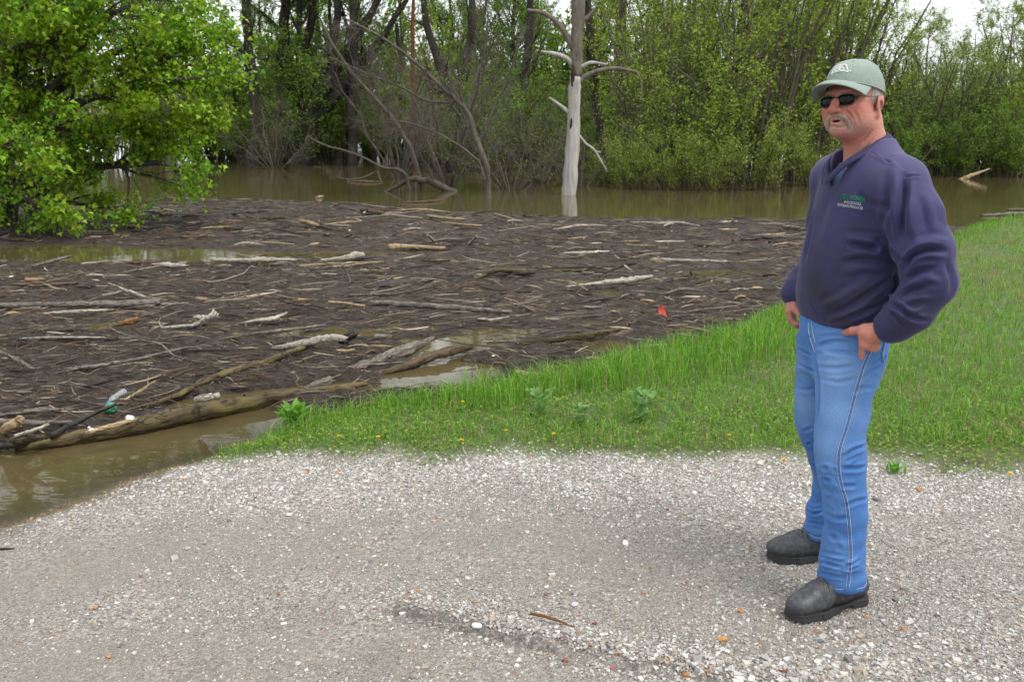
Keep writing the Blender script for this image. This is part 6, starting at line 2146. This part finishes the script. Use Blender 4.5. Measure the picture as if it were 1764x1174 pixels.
M_PRINTW = mat_cloth('pale_chest_print', (.38, .39, .46), (.46, .47, .52), 300)
decal_text('PIONEER', 1464, 343.5, 7.5, 27, 3.2, M_GREEN, 'chest_print')
decal_text('WOODHULL', 1454, 350, 4.6, 30, 3.6, M_PRINTW, 'chest_print')
decal_text('SOYBEAN PRODUCER', 1443, 354.5, 4.8, 44, 6.5, M_PRINTW, 'chest_print')
seam(sb_, [(1465, 346.6), (1478, 348.1), (1490, 349.6)], .0007, M_GREEN, 'chest_print', shirt, 12)
ep = []
for l in emblem_lines(1.0):
    P = on_cloth(sb_, [(1454.5 + 200 * x_, 340.5 - 230 * y_ + 20 * x_) for x_, y_ in l], .0012)
    if len(P) > 2:
        ep.append((*tubes(P[None], np.full((1, len(P)), .0008), 4)[:2], None))
V, F, _ = join(ep)
part('chest_emblem', V, F, M_GREEN, shirt)
# ------------------------------------------------------------------ small things
rng = np.random.default_rng(55)
M_FLAG = mat_plain('orange_red_vinyl', (.75, .09, .05), .5)
M_WIRE = mat_plain('thin_steel_wire', (.3, .3, .3), .4, .8)
M_CLEAR = NT('clear_plastic')
M_CLEAR.p(Base_Color=(.75, .82, .85, 1), Roughness=.12)
M_CLEAR.b.inputs['Transmission Weight'].default_value = .75
M_CLEAR.b.inputs['IOR'].default_value = 1.25
M_CLEAR = M_CLEAR.m
M_BLUE = mat_plain('blue_plastic', (.05, .16, .5), .4)
M_GREENP = mat_plain('green_plastic', (.04, .22, .12), .5)
M_FOAM = mat_plain('white_foam', (.75, .75, .72), .8)


def lathe(prof, seg=24):
    th = np.linspace(0, 2 * np.pi, seg, endpoint=False)
    V = np.array([[(z, r * math.cos(a), r * math.sin(a)) for a in th] for z, r in prof])       # axis along x
    n = len(prof)
    i, j = np.meshgrid(np.arange(seg), np.arange(n - 1))
    i2 = (i + 1) % seg
    F = np.stack([j * seg + i, j * seg + i2, (j + 1) * seg + i2, (j + 1) * seg + i], -1).reshape(-1, 4)
    return V.reshape(-1, 3), F


# marker flag on its wire
fb = gp(1140, 562, WATER_Z + .03)
flag = thing('marker_flag', 'small orange-red triangular marker flag on a wire in the mud', 'flag', fb)
f0, f1, f2 = [at(px, py, fb[1]) - fb for px, py in ((1139.5, 520), (1134, 538), (1149, 545))]
nu = 9
rows_ = []
for i in range(nu):
    t = i / (nu - 1)
    a, b = f0 + (f1 - f0) * t, f0 + (f2 - f0) * t
    for s_ in np.linspace(0, 1, 7):
        p = a * (1 - s_) + b * s_
        rows_.append(p + np.array((0, .012 * math.sin(s_ * 4 + t * 2), 0)))
A = np.array(rows_)
V = np.concatenate([A, A + np.array((0, .0012, 0))])
i, j = np.meshgrid(np.arange(6), np.arange(nu - 1))
Fq = np.stack([j * 7 + i, j * 7 + i + 1, (j + 1) * 7 + i + 1, (j + 1) * 7 + i], -1).reshape(-1, 4)
link('pennant', mesh_np('pennant', V, [Fq, Fq[:, ::-1] + len(A)], M_FLAG, None, True), flag)
P = polyline([(0, .004, -.06), (-.005, .004, .08), f0 + np.array((-.003, .004, .004))], 12)
V, F, _ = tubes(P[None], np.full((1, 12), .0018), 5)
link('wire', mesh_np('wire', V, F, M_WIRE, None, True), flag)

# clear bottle with a blue cap
bp = gp(205, 689, WATER_Z + .06)
bottle = thing('plastic_bottle', 'clear plastic bottle with a blue cap lying in the debris', 'bottle', bp)
prof = [(0, .0), (.001, .02), (.004, .03), (.02, .033), (.04, .031), (.05, .033), (.07, .031), (.08, .033), (.1, .031), (.125, .033), (.15, .029), (.172, .017), (.18, .0125), (.19, .0125), (.192, .0)]
V, F = lathe(prof)
V += .0015 * np.stack([vnoise(V[:, 0] * 40, V[:, 1] * 40, V[:, 2] * 40, seed=95 + i) for i in range(3)], -1)
link('bottle_body', mesh_np('bottle_body', V, F, M_CLEAR, None, True), bottle)
V, F = lathe([(.183, .0), (.183, .0145), (.186, .0155), (.197, .0155), (.199, .014), (.1995, 0)], 24)
link('bottle_cap', mesh_np('bottle_cap', V, F, M_BLUE, None, True), bottle)
bottle.scale = (.8, .8, .8)
bottle.rotation_euler = (0, .25, math.radians(-112))
bottle.location = (bp[0], bp[1] + .1, bp[2] + .03)

# dented green ball
gb = gp(191, 702, WATER_Z + .08)
Gf = Field((-.09, -.09, -.09), (.09, .09, .09), .004)
Gf.ball((0, 0, 0), .036, 0)
Gf.ball((-.015, -.034, .022), .017, .012, 'sub')
Gf.ball((.026, -.022, -.008), .009, .01, 'sub')
V, F = Gf.mesh()
V = relax(V, F, 2)
ball = link('toy_ball', mesh_np('toy_ball', V, F, M_GREENP, None, True), loc=(gb[0], gb[1], gb[2]))
tag(ball, 'dented green plastic ball at the tip of the dark stick', 'ball')


def scrap(name, label, px, py, w, mat, seed, cat, lift=.05, mat2=None):
    p = gp(px, py, WATER_Z + lift)
    r = w * p[1] / F_PX * .5
    f = Field((-3 * r,) * 3, (3 * r,) * 3, r / 6)
    rr = np.random.default_rng(seed)
    f.ball((0, 0, 0), (r, r * .7, r * .45), 0)
    for _ in range(3):
        f.ball(rr.normal(0, .5, 3) * r, (r * .5, r * .4, r * .35), r * .2)
    f.ball((r * .2, -r * .6, r * .4), r * .45, r * .1, 'sub')
    V, F = f.mesh()
    o = link(name, mesh_np(name, relax(V, F, 1), F, mat, None, True), loc=tuple(p))
    return tag(o, label, cat)


scrap('foam_scrap', 'white foam scrap beside the long soaked log', 224, 720, 16, M_FOAM, 1, 'scrap', .12)
scrap('foam_scrap', 'small pale crumb of foam left of the dark stick tip', 158, 740, 11, M_FOAM, 2, 'scrap', .12)
scrap('foam_scrap', 'tiny white fleck on the mud at the left', 20, 476, 6, M_FOAM, 3, 'scrap', .06)
scrap('plastic_scrap', 'small white and blue plastic scrap floating near the grass', 852, 618, 13, M_FOAM, 4, 'scrap', .02)
scrap('foam_scrap', 'white fleck left of the far boot of the raft edge', 603, 397, 5, M_FOAM, 5, 'scrap', .05)
scrap('stone', 'pale grey lump on the mud near the grass tip', 1253, 487, 13, M_W['grey'], 6, 'stone', .03)
sb2 = scrap('reed_clump', 'matted clump of tan dry reeds at the grass tip', 1304, 498, 24, M_W['tan'], 7, 'reeds', .03)

# dandelions
M_PETAL = mat_plain('dandelion_yellow', (.8, .5, .01), .6)
M_STEM = mat_plain('pale_green_stem', (.16, .24, .06), .6)
for k, (px, py, w, lab) in enumerate(((584, 750, 8, 'dandelion leftmost on the grass edge'), (651, 751, 8, 'dandelion second from the left'), (795, 757, 9, 'dandelion nearest the middle gravel edge'), (954, 746, 8, 'dandelion in the weeds below the nettles'),
                                      (1256, 748, 7, 'small dandelion in the grass left of the knees'), (1350, 791, 11, 'dandelion on the gravel beside the man\'s shin'), (1740, 815, 11, 'dandelion at the right edge of the photo'), (797, 691, 5, 'tiny dandelion within the tall grass'), (872, 740, 5, 'faded small dandelion in the clover'))):
    h = .05 if py > 700 else .16
    p = gp(px, py, .0)
    p = gp(px, py, ground_z(p[0], p[1]) + h)
    gz = float(ground_z(p[0], p[1]))
    o = thing('dandelion', 'yellow ' + lab, 'flower', (p[0], p[1], gz), 'dandelions along the gravel edge')
    hh = p[2] - gz
    r = max(.5 * w * p[1] / F_PX, .011)
    n = 60
    a, el = rng.uniform(0, 6.28, n), rng.uniform(.1, 1.4, n)
    d = np.stack([np.cos(a) * np.cos(el), np.sin(a) * np.cos(el), np.sin(el) * .6], -1)
    c0 = np.tile(np.array((0, 0, hh - .003)), (n, 1))
    sd_ = norm(np.cross(d, (0, 0, 1.0))) * r * .2
    V = np.stack([c0 - sd_ * .3, c0 + sd_ * .3, c0 + d * r * .9 + sd_, c0 + d * r * 1.05, c0 + d * r * .9 - sd_], 1).reshape(-1, 3)
    F = (np.arange(n)[:, None] * 5 + np.arange(5)[None])
    link('flower_head', mesh_np('flower_head', V, F, M_PETAL), o)
    P = polyline([(.004, .003, 0), (.002, 0, hh * .5), (0, 0, hh)], 6)
    V, F, _ = tubes(P[None], np.full((1, 6), .0018), 5)
    link('stem', mesh_np('stem', V, F, M_STEM, None, True), o)


# broad-leaved weeds: every leaf a part
def leaf_me(name, L, W, col, lobes=0, fold=.25, arch=.35):
    n = 9
    t = np.linspace(0, 1, n)
    w = W * np.sin(np.pi * t ** .75) ** .8 * (1 + lobes * .35 * np.sin(t * 26))
    z = arch * L * np.sin(t * 2.2)
    c = np.stack([np.zeros(n), t * L * .95, z], -1)
    l = c + np.stack([-w, 0 * w, w * fold], -1)
    r = c + np.stack([w, 0 * w, w * fold], -1)
    V = np.concatenate([l, c, r])
    i = np.arange(n - 1)
    F = np.concatenate([np.stack([i, i + n, i + n + 1, i + 1], -1), np.stack([i + n, i + 2 * n, i + 2 * n + 1, i + n + 1], -1)])
    return mesh_np(name, V, F, M_GRASS, dict(col=np.tile(np.array(col), (len(V), 1)) * rng.uniform(.9, 1.1)), True)


def weed(name, label, px, py, n, L, W, cols, lobes, elev, hgt=.0, cat='weed'):
    p = gp(px, py, 0)
    p = gp(px, py, float(ground_z(p[0], p[1])))
    o = thing(name, label, cat, p)
    mes = [leaf_me('leaf', L, W, c, lobes, .25, a) for c in cols for a in (.15, .4)]
    for k in range(n):
        lf = link('leaf', mes[k % len(mes)], o)
        u = (k + .5) / n
        lf.rotation_euler = (rng.uniform(*elev), rng.normal(0, .25), k * 2.4 + rng.normal(0, .25))
        s_ = rng.uniform(.6, 1.1)
        lf.scale = (s_, s_, s_)
        z_ = hgt * rng.uniform(0, 1)
        lf.location = (rng.normal(0, .02 + .12 * z_), rng.normal(0, .02 + .12 * z_), z_)
    if hgt:
        for k in range(5):
            P = polyline([(0, 0, 0), (rng.normal(0, .03), rng.normal(0, .03), hgt * .6), (rng.normal(0, .06), rng.normal(0, .06), hgt)], 6)
            V, F, _ = tubes(P[None], np.full((1, 6), .002), 4)
            link('stem', mesh_np('stem', V, F, M_STEM, None, True), o)


DOCK = [(.12, .28, .035), (.15, .33, .045), (.1, .24, .03)]
NETT = [(.14, .28, .08), (.17, .32, .1), (.11, .23, .06)]
weed('dock_plant', 'broad-leaved dock plant at the left tip of the grass', 505, 728, 46, .15, .02, DOCK, 0, (.05, .85))
weed('nettle_plant', 'leafy nettle clump left of the two others in the grass', 926, 716, 34, .05, .02, NETT, .6, (-.2, .7), .16)
weed('nettle_plant', 'small pale nettle clump low in the middle', 1000, 732, 26, .045, .018, NETT, .6, (-.2, .7), .11)
weed('nettle_plant', 'biggest nettle clump, right of the other two', 1104, 726, 46, .055, .022, NETT, .6, (-.2, .7), .19)
weed('grass_tuft', 'small green tuft growing out of the gravel beside the man', 1538, 812, 22, .06, .008, DOCK, 0, (.3, 1.2))
